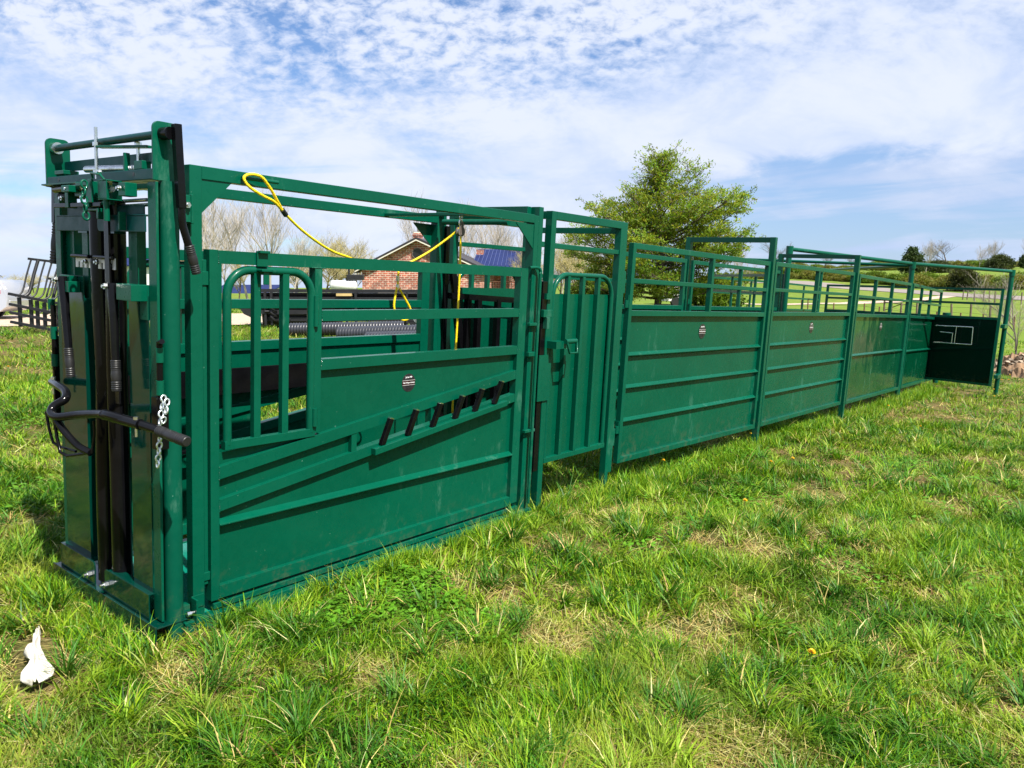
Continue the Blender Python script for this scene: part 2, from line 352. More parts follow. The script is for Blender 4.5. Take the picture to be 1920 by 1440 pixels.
def ground_mat():
    m, t, p = mat('pasture_ground'); co = obj_co(t); d = nd(t, 'ShaderNodeVectorMath', operation='DISTANCE')
    link(t, co, d.inputs[0]); d.inputs[1].default_value = tuple(CAM)
    dist = d.outputs['Value']
    n1 = noise(t, co, 30, 6, 0.7); n2 = noise(t, co, 3.0, 5, 0.6); n3 = noise(t, co, 0.12, 4, 0.6); n4 = noise(t, co, 1.1, 6, 0.7)
    soil = mixc(t, mapr(t, n1, 0.35, 0.65), (0.045, 0.028, 0.014), (0.24, 0.165, 0.075))
    thatch = mixc(t, mapr(t, n2, 0.35, 0.65), soil, (0.055, 0.075, 0.014))
    far = mixc(t, mapr(t, n4, 0.3, 0.7), (0.090, 0.145, 0.020), (0.155, 0.190, 0.036))
    far = mixc(t, mapr(t, n3, 0.35, 0.65), far, (0.110, 0.175, 0.020))
    far = mixc(t, mth(t, 'MULTIPLY', mapr(t, noise(t, co, 0.5, 5, 0.7), 0.56, 0.68), 0.5), far, (0.30, 0.25, 0.09))
    c = mixc(t, mapr(t, dist, 16, 36), thatch, far)
    link(t, c, p.inputs['Base Color']); p.inputs['Roughness'].default_value = 0.95; p.inputs['Specular IOR Level'].default_value = 0.1
    bump(t, p, n1, 0.8, 0.02)
    return m
M['ground'] = ground_mat()
def gravel_mat():
    m, t, p = mat('pale_gravel'); co = obj_co(t); n = noise(t, co, 14, 6, 0.8); n2 = noise(t, co, 1.2, 4, 0.6)
    c = mixc(t, mapr(t, n, 0.35, 0.65), (0.26, 0.185, 0.125), (0.56, 0.45, 0.35)); c = mixc(t, mapr(t, n2, 0.5, 0.75), c, (0.30, 0.27, 0.22))
    link(t, c, p.inputs['Base Color']); p.inputs['Roughness'].default_value = 0.95; bump(t, p, n, 0.7, 0.03); return m
M['gravel'] = gravel_mat()
# ------------------------------------------------------------------ setting: ground, drive, road
def build_ground():
    rs = np.concatenate([np.linspace(0.0, 30, 170), 30 * (2500 / 30) ** (np.linspace(0, 1, 121)[1:])]); na = 600
    th = np.linspace(0, 2 * np.pi, na, endpoint=False)
    RR, TT = np.meshgrid(rs[1:], th, indexing='ij')
    X = CAM.x + RR * np.cos(TT); Y = CAM.y + RR * np.sin(TT); Z = terrain(X, Y)
    v = np.stack([X.ravel(), Y.ravel(), Z.ravel()], 1); v = np.vstack([v, [[CAM.x, CAM.y, T(CAM.x, CAM.y)]]])
    nr = len(rs) - 1; i = np.arange(nr - 1)[:, None] * na; k = np.arange(na)[None, :]; k2 = (k + 1) % na
    q = np.stack([i + k, i + na + k, i + na + k2, i + k2], -1).reshape(-1, 4)
    tri = [(len(v) - 1, int(a), int((a + 1) % na)) for a in range(na)]
    me = bpy.data.meshes.new('ground'); me.from_pydata(v.tolist(), [], q.tolist() + tri); me.materials.append(M['ground'])
    me.polygons.foreach_set('use_smooth', [True] * len(me.polygons)); me.update()
    o = bpy.data.objects.new('ground', me); COL.objects.link(o); o['kind'] = 'structure'
build_ground()
def ribbon(name, pts, width, m, lift, n=24, jag=0.0, seed=1):
    """strip of surface laid over the terrain along pts (x, y)"""
    r = random.Random(seed); P = []
    for a, b in zip(pts[:-1], pts[1:]):
        k = max(2, int((Vector(b) - Vector(a)).length / 2.0))
        P += [Vector(a).lerp(Vector(b), i / k) for i in range(k)]
    P.append(Vector(pts[-1])); b = B(); vs = []; fs = []; mm = 10
    for i, p in enumerate(P):
        d = (P[min(i + 1, len(P) - 1)] - P[max(i - 1, 0)]).normalized(); nrm = Vector((-d.y, d.x))
        wl = width * (1 + jag * (r.random() - .5)); wr = width * (1 + jag * (r.random() - .5))
        for j in range(mm + 1):
            s = j / mm; q = p + nrm * (-wl / 2 + (wl + wr) / 2 * s)
            vs.append((q.x, q.y, T(q.x, q.y) + lift))
    for i in range(len(P) - 1):
        for j in range(mm): a0 = i * (mm + 1) + j; fs.append((a0, a0 + 1, a0 + mm + 2, a0 + mm + 1))
    b.add(vs, fs, True); o = b.build(name, m); o['kind'] = 'structure'; return o
def P2(px, depth): p = at(px, depth); return (p.x, p.y)
ribbon('gravel_drive', [P2(-900, 15.5), P2(-300, 17), P2(0, 18.5), P2(350, 24), P2(620, 29), P2(900, 38), P2(1150, 52)], 5.5, M['gravel'], 0.03, jag=0.25)
ribbon('road', [P2(900, 170), P2(1200, 150), P2(1480, 118), P2(1560, 108), P2(1680, 98), P2(1800, 89), P2(1920, 82), P2(2200, 70)], 6.0, M['asphalt'], 0.05)
ribbon('farm_track', [P2(1400, 66), P2(1560, 72), P2(1700, 80), P2(1780, 88)], 2.0, M['gravel'], 0.04, jag=0.4)

# ------------------------------------------------------------------ squeeze chute
G = M['green']; SH = M['sheet']; K = M['black']; RB = M['rubber']; ZN = M['zinc']
def cyl(b, p, q, r, n=16): b.tube([p, q], r, n)
def bolt(name, c, ax, r, parent, ln=0.018):
    b = B(); a = Vector(ax).normalized(); c = Vector(c)
    b.tube([c, c + a * ln * .55], r, 6); b.tube([c + a * ln * .5, c + a * ln], r * .55, 10)
    return b.build(name, ZN, parent)
def grip_mesh(p, q, r):
    """ribbed rubber hand grip from p to q"""
    b = B(); p = Vector(p); q = Vector(q); pts = []; rs = []
    n = 44
    for i in range(n + 1):
        t = i / n; pts.append(p.lerp(q, t))
        if t < .3 or t > .68: rr = r * (1.0 if i % 3 else 0.80)
        else: rr = r * (0.90 + 0.10 * math.sin((t - .3) / .38 * math.pi))
        if i in (0, n): rr = r * .8
        rs.append(rr)
    b.tube(pts, rs, 18)
    return b
chute = thing('squeeze_chute', 'dark green steel cattle squeeze chute with black head bars standing nearest in the grass', 'cattle chute', (1.1, 0.475, 0))
def box_part(name, dims, m, parent, bevel=0.003):
    b = B()
    for d in dims: b.box(*d)
    return b.build(name, m, parent, bevel=bevel)
W = 0.95
box_part('base_frame', [(-.06, 2.48, -.03, 0.02, -.02, .055), (-.06, 2.48, .93, .98, -.02, .055), (.02, 2.40, -.075, -.04, 0.005, .03), (.10, 2.36, .0, .05, .062, .09),
                        (-.05, .0, .02, .93, -.02, .055), (2.42, 2.48, .02, .93, -.02, .055)], G, chute)
box_part('floor_plate', [(.0, 2.42, .022, .928, .02, .05)], M['tread'], chute)
for y0 in (0.0, .88):
    p = box_part('corner_post', [(0.0, .056, y0, y0 + .052, .045, 2.05)], G, chute)
    b = B(); yy = y0 + .005 if y0 == 0 else y0 + .06
    b.poly([(.0565, yy, 1.997), (.20, yy, 1.997), (.0565, yy, 1.855)], (0, .008, 0)); b.build('gusset', G, p)
    p = box_part('corner_post', [(2.385, 2.430, y0 + .0, y0 + .07, .045, 2.045), (2.433, 2.48, y0 + .002, y0 + .07, .0, 2.105)], G, chute)
    b = B(); b.poly([(2.3845, yy, 1.985), (2.20, yy, 1.985), (2.3845, yy, 1.83)], (0, .008, 0)); b.build('gusset', G, p)
    box_part('top_rail', [(.056, 2.385, y0, y0 + .055, 1.995, 2.05)], G, chute)
    box_part('hinge_tube', [(.062, .082, y0 + .012, y0 + .04, .19, 1.66), (.05, .088, y0 + .006, y0 + .05, 1.55, 1.61), (.05, .088, y0 + .006, y0 + .05, .21, .25)], G, chute)
box_part('cross_bar', [(0.0, .05, .075, .88, 1.96, 2.01)], G, chute)
box_part('cross_bar', [(2.39, 2.44, .07, .88, 2.05, 2.105)], G, chute)
b = B(); cyl(b, (2.36, .2, 2.0), (2.36, .8, 2.0), .02); b.build('cross_bar', G, chute)

def rib_bar(x0, x1, ys, s, z, h, dep):
    """angle iron welded edges-in on the sheet: its corner points outwards"""
    b = B(); b.poly([(x0, ys, z + h), (x0, ys - s * dep, z + h * .10), (x0, ys - s * dep, z - h * .25), (x0, ys, z - h)], (x1 - x0, 0, 0)); return b
def weld(b, p, q, r=.0032, seed=0):
    """lumpy weld bead from p to q"""
    p = Vector(p); q = Vector(q); n = max(4, int((q - p).length / .004)); rr = random.Random(p.x * 97 + p.z * 31)
    b.tube([p.lerp(q, i / n) + Vector((rr.gauss(0, .0006), 0, rr.gauss(0, .0006))) for i in range(n + 1)], [r * (.7 + .5 * (i % 2) + rr.uniform(-.15, .15)) for i in range(n + 1)], 6)
def side_gate(y, s, near):
    """one drop-down side of the chute; y = outer face, s = +1 when the inside lies towards +y"""
    def bx(b, x0, x1, a0, a1, z0, z1): ya, yb = sorted((y + s * a0, y + s * a1)); b.box(x0, x1, ya, yb, z0, z1)
    b = B()
    bx(b, .088, .131, 0, .05, .105, 1.705); bx(b, 2.268, 2.345, 0, .05, .12, 1.70)
    bx(b, .131, 2.268, 0, .05, 1.645, 1.703)                    # top rail
    bx(b, .69, 2.268, 0, .05, 1.384, 1.438); bx(b, .69, 2.268, 0, .05, 1.139, 1.194)
    bx(b, .131, 2.268, 0, .05, .108, .169)
    bx(b, .645, .688, 0, .05, .822, 1.645)
    yc = y + s * .025
    b.beam((.131, yc, .705), (2.268, yc, 1.005), .05, .058); b.beam((.131, yc, .552), (2.268, yc, .850), .05, .054)
    bx(b, .895, .93, 0.003, .05, .66, .81)
    if not near: bx(b, .131, .645, 0, .05, 1.384, 1.438); bx(b, .131, .645, 0, .05, 1.139, 1.194)
    if near:
        for x, z0_, z1_ in ((.131, 1.645, 1.703), (2.268, 1.645, 1.703), (.69, 1.384, 1.438), (2.268, 1.384, 1.438), (.69, 1.139, 1.194), (2.268, 1.139, 1.194), (.131, .108, .169), (2.268, .108, .169), (.131, .67, .735), (.131, .52, .58), (2.268, .97, 1.03), (2.268, .82, .88)): weld(b, (x, y, z0_), (x, y, z1_))
        for x, z in ((.645, 1.645), (.688, 1.645)): weld(b, (x - .02, y, z), (x + .02, y, z))
    g = b.build('side_gate', G, chute, bevel=0.003)
    b = B(); yy = y + s * .030; o = (0, s * .004, 0)
    z1 = lambda x: .705 + (x - .131) * .1403; z2 = lambda x: .552 + (x - .131) * .1394
    x0 = .69 if near else .131
    b.poly([(x0, yy, z1(x0)), (2.268, yy, z1(2.268)), (2.268, yy, 1.16), (x0, yy, 1.16)], o)
    b.poly([(.131, yy, z2(.131)), (.91, yy, z2(.91)), (.91, yy, z1(.91)), (.131, yy, z1(.131))], o)
    b.poly([(.131, yy, .13), (2.268, yy, .13), (2.268, yy, z2(2.268)), (.131, yy, z2(.131))], o)
    if near: b.poly([(.131, yy, z1(.131)), (.66, yy, z1(.66)), (.66, yy, .825), (.131, yy, .79)], o)
    b.build('side_sheet', SH, g)
    rib_bar(.131, 2.268, y + s * .030, s, .463, .020, .036).build('rib', G, g, bevel=.002)
    if near:
        b = B(); b.add([(1.03, y - .036, .655), (2.15, y - .036, .813), (2.15, y - .036, .846), (1.03, y - .036, .690), (1.03, y - .001, .655), (2.15, y - .001, .813), (2.15, y - .001, .846), (1.03, y - .001, .690)],
                       [(0, 1, 2, 3), (4, 7, 6, 5), (0, 4, 5, 1), (1, 5, 6, 2), (2, 6, 7, 3), (3, 7, 4, 0)]); b.build('lever_ledge', G, g, bevel=.002)
        for xt, zt in ((1.140, .845), (1.333, .872), (1.527, .890), (1.718, .916), (1.898, .943), (2.085, .976)):
            xb = xt - .045; zb = zt - .145
            b = B(); b.beam((xb, y - .012, zb), (xt, y - .030, zt), .026, .030, (1, 0, 0))
            lv = b.build('release_lever', K, g, bevel=.003)
            b = B(); b.beam((xt, y - .030, zt), (xt + .0012, y - .0305, zt + .005), .022, .026, (1, 0, 0)); b.build('lever_cap', ZN, lv)
    # neck access door with an arched tube frame
    b = B(); yd = y + s * .014; r = .02; rc = .115
    L0, R0, top, bot = .178, .634, 1.622, .829
    pts = [(L0, yd, bot), (L0, yd, top - rc)] + [(L0 + rc - rc * math.cos(t), yd, top - rc + rc * math.sin(t)) for t in np.linspace(.15, 1.5, 8)] + \
          [(R0 - rc + rc * math.sin(t), yd, top - rc + rc * math.cos(t)) for t in np.linspace(.07, 1.42, 8)] + [(R0, yd, top - rc), (R0, yd, bot)]
    pts = [(p[0], p[1], p[2]) for p in pts]
    b.tube(pts, r, 14)
    for bxp in (.325, .478): b.box(bxp - .018, bxp + .018, yd - .016, yd + .016, bot, top - .012)
    b.box(L0 - .02, R0 + .02, yd - .018, yd + .018, bot - .022, bot + .018)
    d = b.build('neck_access_door', G, g, bevel=.002)
    for z, hl in ((1.36, .15), (.86, .09)):
        b = B(); cyl(b, (.648, y - s * .006, z), (.648, y - s * .006, z + hl), .014, 12); b.build('door_hinge', G, d)
    b = B(); bx(b, .315, .372, -.012, 0.0, 1.64, 1.71); bx(b, .315, .400, -.05, -.0, 1.618, 1.628); bx(b, .318, .372, -.03, -.012, 1.70, 1.712); bx(b, .33, .36, -.04, -.034, 1.56, 1.625)
    b.build('door_catch', G, g, bevel=.002)
    return g
gate = side_gate(0.0, 1, True); gate_far = side_gate(W, -1, False)
def text_mesh(b, txt, c, size, ux, uz, mi, squash=1.0):
    cu = bpy.data.curves.new('t', 'FONT'); cu.body = txt; cu.size = size; cu.align_x = 'CENTER'; cu.align_y = 'CENTER'; cu.extrude = 0.0003; cu.offset = size * 0.018
    to = bpy.data.objects.new('t', cu); COL.objects.link(to); bpy.context.view_layer.update()
    me = to.evaluated_get(bpy.context.evaluated_depsgraph_get()).to_mesh(); c = Vector(c); ux = Vector(ux); uz = Vector(uz); nn = ux.cross(uz)
    vs = [c + ux * v.co.x * squash + uz * v.co.y + nn * v.co.z for v in me.vertices]; fs = [tuple(p.vertices) for p in me.polygons]
    b.m = mi; b.add(vs, fs); b.m = 0
    to.to_mesh_clear(); bpy.data.objects.remove(to); bpy.data.curves.remove(cu)
def decal(c, r, parent, ux=(1, 0, 0), ny=-1):
    """round maker's sticker: black disc, dark red band, white lettering"""
    b = B(); c = Vector(c); n = 40
    P = [c + Vector((math.cos(2 * math.pi * i / n) * r, 0, math.sin(2 * math.pi * i / n) * r)) for i in range(n)]; b.poly(P, (0, .0015, 0))
    b.m = 1; h = .26 * r; xw = r * .955
    b.box(c.x - xw, c.x + xw, c.y - .0007, c.y - .0002, c.z - h, c.z + h); b.m = 2
    for z in (h, -h): b.box(c.x - xw * .99, c.x + xw * .99, c.y - .0009, c.y - .0003, c.z + z - r * .012, c.z + z + r * .012)
    f = lambda dz: (c.x, c.y - .0012, c.z + dz * r)
    text_mesh(b, 'Jonas Mfr', f(.62), r * .26, ux, (0, 0, 1), 2)
    text_mesh(b, 'Weber Welding and Fabrication', f(0.0), r * .20, ux, (0, 0, 1), 2, .68)
    rr = random.Random(5)                                      # small print too fine to read: rows of letter-sized strokes
    for z, hw, hh in ((.43, .10, .05), (-.38, .34, .085), (-.58, .38, .06), (-.74, .38, .06)):
        x = -hw
        while x < hw:
            ww = rr.uniform(.035, .055)
            if rr.random() > .12: b.box(c.x + x * r, c.x + (x + ww) * r, c.y - .0011, c.y - .0004, c.z + (z - hh * rr.uniform(.75, 1)) * r, c.z + (z + hh) * r)
            x += ww + .014
    b.m = 0
    return b.build('sticker', [M['decalbg'], M['decalband'], M['decaltx']], parent)
decal((1.322, .0285, 1.022), .049 * 1.05, gate)

# head gate: everything in front of the chute's first posts
b = B(); cyl(b, (-.10, -.02, -.02), (-.10, -.02, 1.965), .038, 28); b.box(-.15, -.05, -.065, .03, -.025, -.015); b.build('pipe_post', M['matte'], chute)
b = B(); cyl(b, (-.10, .97, .0), (-.10, .97, 1.965), .038, 28); b.build('pipe_post', G, chute)
for y0, y1 in ((-.034, .034), (.880, .940)):
    box_part('channel_post', [(-.162, -.150, y0, y1, .10, 1.96), (-.150, -.10, y1 - .008, y1, .10, 1.96)], G, chute)
def side_plate(y0):
    b = B(); x0, x1, z0, z1, r = -.172, -.062, 1.965, 2.195, .028; pts = [(x0, z0), (x1, z0)]
    for cx, cz, a0 in ((x1 - r, z1 - r, 0), (x0 + r, z1 - r, math.pi / 2)):
        pts += [(cx + r * math.cos(a0 + t), cz + r * math.sin(a0 + t)) for t in np.linspace(0, math.pi / 2, 7)]
    b.poly([(p[0], y0, p[1]) for p in pts], (0, .012, 0)); return b.build('side_plate', G, chute, bevel=.002)
side_plate(-.036); side_plate(.990)
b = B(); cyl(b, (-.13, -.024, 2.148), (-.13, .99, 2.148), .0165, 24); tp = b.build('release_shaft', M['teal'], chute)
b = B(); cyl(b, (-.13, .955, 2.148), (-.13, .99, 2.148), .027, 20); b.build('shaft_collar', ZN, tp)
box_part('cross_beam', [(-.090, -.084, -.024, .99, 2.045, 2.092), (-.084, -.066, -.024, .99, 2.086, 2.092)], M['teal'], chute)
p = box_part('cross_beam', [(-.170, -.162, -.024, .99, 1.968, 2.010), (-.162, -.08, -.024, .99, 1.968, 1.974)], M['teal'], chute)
for y in (.13, .86):
    b = B(); cyl(b, (-.1715, y, 1.992), (-.169, y, 1.992), .008, 12); b.build('bolt_hole', M['blackm'], p)
# vertical release rods on a clamp bar
b = B(); b.beam((-.155, .47, 2.122), (-.100, .13, 2.112), .034, .010); clampb = b.build('clamp_bar', G, chute, bevel=.001)
for (x, y, z0) in ((-.165, .475, 1.985), (-.11, .21, 2.02)):
    b = B(); cyl(b, (x, y, z0), (x, y, 2.205 if y > .3 else 2.145), .0075, 12); rd = b.build('threaded_rod', ZN, chute)
    for z in ((2.133, z0 + .03) if y > .3 else (2.126,)):
        b = B(); b.tube([(x, y, z - .008), (x, y, z + .008)], .0145, 6); b.build('nut', ZN, rd)
# springs inside bright tubes
b = B(); cyl(b, (-.12, .68, 2.040), (-.12, .29, 2.028), .0155, 20); sp = b.build('spring_tube', ZN, chute)
b = B(); b.tube([(-.12 + .010 * math.cos(t), .29 - t * .0022, 2.028 + .010 * math.sin(t)) for t in np.linspace(0, 60, 300)], .0028, 6); b.build('spring', ZN, sp)
b = B(); cyl(b, (-.17, .90, 1.950), (-.200, .525, 1.948), .0165, 20); sp = b.build('spring_tube', K, chute)
b = B(); b.tube([(-.200, .522, 1.948), (-.202, .500, 1.948)], .0185, 6); cyl(b, (-.202, .505, 1.948), (-.203, .49, 1.948), .010, 12); b.build('nut', ZN, sp)
b = B(); b.tube([(-.165 + .012 * math.cos(t), .86 - t * .0016, 1.918 + .012 * math.sin(t)) for t in np.linspace(0, 150, 700)], .0032, 6); b.build('spring', M['rubber'], sp)
b = B(); b.add([(-.12, 1.07, 1.968), (-.20, .98, 1.968), (-.20, .60, 1.968), (-.12, .60, 1.968), (-.12, 1.07, 1.974), (-.20, .98, 1.974), (-.20, .60, 1.974), (-.12, .60, 1.974)],
  [(0, 1, 2, 3), (4, 7, 6, 5), (0, 4, 5, 1), (1, 5, 6, 2), (2, 6, 7, 3), (3, 7, 4, 0)]); b.build('latch_shelf', G, chute)
# latch linkage in the middle of the head beam
p = box_part('latch_housing', [(-.235, -.175, .365, .375, 1.895, 1.965), (-.225, -.17, .375, .55, 1.950, 1.966), (-.245, -.235, .345, .385, 1.875, 1.972), (-.240, -.235, .22, .30, 1.890, 1.962),
     (-.180, -.175, .22, .30, 1.890, 1.962), (-.240, -.175, .22, .30, 1.962, 1.967), (-.240, -.175, .22, .30, 1.885, 1.890), (-.20, -.15, .50, .62, 1.91, 1.93), (-.19, -.17, .30, .60, 1.87, 1.885)], G, chute, .002)
b = B(); cyl(b, (-.225, .255, 1.80), (-.225, .255, 1.955), .012, 14); b.build('latch_pin', G, p)
b = B(); cyl(b, (-.21, .28, 1.93), (-.21, .23, 1.93), .012, 6); b.build('latch_bolt', ZN, p)
def links(b, pts, L_, r, wd, tw=0):
    """chain of oval links hung along pts"""
    seg = []; 
    for a, c in zip(pts[:-1], pts[1:]):
        a = Vector(a); c = Vector(c); n = max(1, int((c - a).length / (L_ * .72))); seg += [(a.lerp(c, i / n), a.lerp(c, (i + 1) / n)) for i in range(n)]
    for i, (a, c) in enumerate(seg):
        d = (c - a).normalized(); m = (a + c) / 2; s_ = d.cross(Vector((0, 1, 0)) if abs(d.y) < .8 else Vector((1, 0, 0))).normalized()
        if i % 2: s_ = d.cross(s_)
        P = []
        for k in range(12):
            t = 2 * math.pi * k / 12; P.append(m + d * (math.cos(t) * (L_ / 2 - r) ) + s_ * (math.sin(t) * wd))
        b.tube(P, r, 8, closed=True)
b = B(); links(b, [(-.262, .37, 1.965), (-.27, .36, 1.90), (-.268, .345, 1.80)], .042, .0048, .0125); b.build('latch_chain', G, p)
b = B(); b.tube([(-.24, .34, 1.975), (-.25, .33, 1.995), (-.25, .25, 1.985), (-.24, .235, 1.965)], .0045, 8); b.build('latch_ring', G, p)
for dm in ((-.20, -.17, .40, .54, 1.845, 1.856), (-.205, -.165, .38, .40, 1.81, 1.856), (-.2, -.17, .20, .212, 1.765, 1.84)): box_part('toggle_bar', [dm], G, chute)
b = B(); cyl(b, (-.13, .10, 1.893), (-.13, .40, 1.890), .008, 12); cyl(b, (-.12, .10, 1.875), (-.12, .42, 1.870), .008, 12); b.build('cross_rod', ZN, chute)
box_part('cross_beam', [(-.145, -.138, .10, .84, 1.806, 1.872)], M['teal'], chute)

def head_door(ya, yb, yn, far):
    """ya = post side, yb = centre side, yn = neck bar centre"""
    lo, hi = min(ya, yb), max(ya, yb)
    b = B(); x = -.168
    # header plate with rounded inner corner
    s = 1 if yb > ya else -1; r = .022; z0, z1 = 1.760, 1.826
    pts = [(ya, z1), (yb, z1)] + [(yb - s * r + s * r * math.cos(t), z0 + r - r * math.sin(t)) for t in np.linspace(0, math.pi / 2, 6)] + [(ya, z0)]
    b.poly([(x, p_[0], p_[1]) for p_ in pts], (.006, 0, 0)); b.box(x - .001, x + .05, lo, hi, z1, z1 + .005)
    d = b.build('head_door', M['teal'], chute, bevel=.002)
    # uprights
    for u0, u1 in (((.80, .90), (.655, .715)) if far else ((.185, .262),)):
        b = B(); b.box(-.135, -.095, u0, u1, .20, 1.80); b.build('upright', G, d, bevel=.002)
    # lower sheet with folded inner edge: mirrors the grass
    b = B(); ztop = 1.556 if far else 1.50; yi = .637 if far else .206; yo = .893 if far else .034
    b.box(-.166, -.161, min(yo, yi), max(yo, yi), .205, ztop)
    b.box(-.161, -.10, min(yi - s * .004, yi), max(yi - s * .004, yi), .205, ztop - .1)
    b.build('door_sheet', M['gloss'], d, bevel=.001)
    b = B(); yk = yi + s * (.05 if far else .08); b.box(-.125, -.12, min(yi, yk), max(yi, yk), .22, 1.36); b.build('inner_strip', SH, d)
    # kick plate
    b = B(); zk0, zk1 = .085, .215; r = .02; yk = yb - s * .035
    pts = [(ya - s * .02, zk0), (yk, zk0), (yk, zk1 - r)] + [(yk - s * r + s * r * math.cos(t), zk1 - r + r * math.sin(t)) for t in np.linspace(0, math.pi / 2, 6)] + [(ya - s * .02, zk1)]
    b.poly([(-.190, p_[0], p_[1]) for p_ in pts], (.006, 0, 0)); b.box(-.184, -.14, min(ya - s * .02, yk - s * .03), max(ya - s * .02, yk - s * .03), zk1 - .006, zk1); b.build('kick_plate', M['gloss'], d, bevel=.001)
    bolt('bolt', (-.191, yk - s * .035, .150), (-1, 0, 0), .015, d, .035)
    # neck bar: bent black tube
    b = B(); pts = []
    for z in np.linspace(.13, 1.90, 50):
        bend = .020 * (math.exp(-((z - 1.12) / .30) ** 2)); pts.append((-.135 + bend * .2, yn + s * bend * .9 - s * .004, z))
    b.tube(pts, .044, 24); b.build('neck_bar', K, d)
    # notched ratchet plate with pin
    zz = 1.625; b = B(); y0, y1 = (yb - s * .175, yb - s * .02); pr = []
    lo2, hi2 = min(y0, y1), max(y0, y1); st = (hi2 - lo2) / 7
    pr = [(lo2, zz + .02), (lo2, zz - .028)]
    for i in range(1, 7, 2): pr += [(lo2 + st * i, zz - .028), (lo2 + st * i, zz - .002), (lo2 + st * (i + 1), zz - .002), (lo2 + st * (i + 1), zz - .028)]
    pr += [(hi2, zz - .028), (hi2, zz + .02)]
    b.poly([(-.176, q[0], q[1]) for q in pr], (.006, 0, 0)); rp = b.build('ratchet_plate', M['zinc'] if False else M['white'], d)
    b = B(); cyl(b, (-.186, lo2 - .005, zz + .022), (-.186, hi2 + .012, zz + .022), .0085, 12); b.build('ratchet_bar', K, rp)
    bolt('bolt', (-.184, hi2 - .02 if not far else lo2 + .02, zz), (-1, 0, 0), .011, rp, .02)
    b = B(); b.box(x, x + .05, min(yb - s * .16, yb - s * .07), max(yb - s * .16, yb - s * .07), 1.752, 1.760); b.build('stop_tab', M['gloss'], d)
    return d
d1 = head_door(.905, .512, .522, True); d2 = head_door(.045, .478, .385, False)
b = B(); b.box(-.235, -.168, .035, .165, 1.478, 1.545); b.box(-.168, -.15, .035, .10, 1.40, 1.545); b.build('lever_bracket', G, d2, bevel=.002)
b = B(); b.box(-.20, -.168, .70, .80, 1.515, 1.555); b.box(-.22, -.168, .665, .70, 1.48, 1.53); b.build('lever_bracket', G, d1, bevel=.002)
# flat black arm beside the near neck bar
b = B(); b.poly([(-.195, .315, 1.90), (-.195, .350, 1.90), (-.195, .350, 1.50), (-.195, .290, 1.22), (-.195, .280, 1.02), (-.195, .245, 1.02), (-.195, .252, 1.20), (-.195, .310, 1.48)], (.008, 0, 0))
b.build('lock_arm', K, d2)
for (p0, p1, par, yb_) in (((-.215, .735, 1.535), (-.225, .655, 1.09), d1, 0), ((-.225, .215, 1.53), (-.235, .180, 1.09), d2, 0)):
    p0 = Vector(p0); p1 = Vector(p1); dd = (p1 - p0)
    b = B(); b.tube([p0 + dd * -.03, p0 + dd * .05, p0 + dd * .3, p0 + dd * .72], [.020, .022, .019, .017], 16); h = b.build('door_handle', K, par)
    grip_mesh(p0 + dd * .70, p1, .0205).build('grip', RB, h)
    bolt('bolt', (p0.x - .024, p0.y + .005, p0.z), (-1, 0, 0), .013, h, .02)
# hinged sleeves on the near pipe post
for y0, xo in ((-.062, -.165), (.985, -.16)):
    for z, yy, ln in ((1.235, .01, .06), (1.10, .01, .06)) + (((1.38, .03, .05),) if y0 > .5 else ()):
        b = B(); cyl(b, (xo, y0 + yy, z), (xo, y0 + yy, z + ln), .0165, 16); sl_ = b.build('hinge_sleeve', G, chute)
    b = B(); cyl(b, (xo, y0 + .01, .93 if y0 < .5 else 1.08), (xo, y0 + .01, 1.32 if y0 < .5 else 1.40), .0125, 14)
    if y0 < .5: b.tube([(xo, y0 + .01, 1.315), (xo - .01, y0 - .03, 1.325)], .011, 10); b.box(xo - .02, xo + .03, y0 + .0, y0 + .045, .87, 1.09)
    else: b.box(xo - .01, xo + .03, y0, y0 + .02, .78, 1.25)
    b.build('slide_bolt', K, sl_)
# head bar with bent middle and nose loop, swung across the front
b = B(); pts = [(-.20, .935, 1.03), (-.235, .775, 1.036), (-.25, .655, 1.025), (-.275, .60, 1.000), (-.315, .615, .972), (-.335, .60, .945), (-.335, .53, .936), (-.30, .40, .962), (-.285, .24, .988), (-.285, .145, .998), (-.26, .02, .990), (-.235, -.10, .980), (-.215, -.20, .970)]
def smooth(pts, k=5):
    P = [Vector(p) for p in pts]; out = []
    for i in range(len(P) - 1):
        a, b_, c, d = P[max(i - 1, 0)], P[i], P[i + 1], P[min(i + 2, len(P) - 1)]
        for j in range(k):
            t = j / k; out.append(0.5 * ((2 * b_) + (c - a) * t + (2 * a - 5 * b_ + 4 * c - d) * t * t + (3 * b_ - a - 3 * c + d) * t ** 3))
    out.append(P[-1]); return out
b.tube(smooth(pts), .0185, 18); hb = b.build('head_bar', K, chute)
b = B(); cyl(b, (-.286, .19, .994), (-.248, -.05, .985), .0225, 18); b.build('sleeve', K, hb)
for p_, dz in (((-.258, -.035, 1.008), .03), ((-.215, .88, 1.055), .02)): 
    b = B(); b.tube([p_, (p_[0], p_[1], p_[2] - .075)], .006, 8); b.tube([(p_[0], p_[1], p_[2] - .004), (p_[0], p_[1], p_[2] + .008)], .011, 6); b.build('bolt', ZN, hb)
grip_mesh((-.225, -.15, .973), (-.200, -.325, .955), .0225).build('grip', RB, hb)
b = B()
b.tube(smooth([(-.335, .56, .93), (-.325, .50, .88), (-.30, .42, .82), (-.28, .34, .80)]), .016, 14)
b.tube([(-.33, .67, .94), (-.325, .655, .86), (-.32, .63, .80), (-.315, .58, .79), (-.30, .44, .79)], .0065, 8)
b.tube([(-.34, .56, .93), (-.335, .545, .84), (-.33, .53, .775), (-.32, .48, .765), (-.29, .36, .795)], .0075, 8)
b.tube(smooth([(-.28, .30, .95), (-.275, .31, .88), (-.28, .33, .80)]), .006, 8)
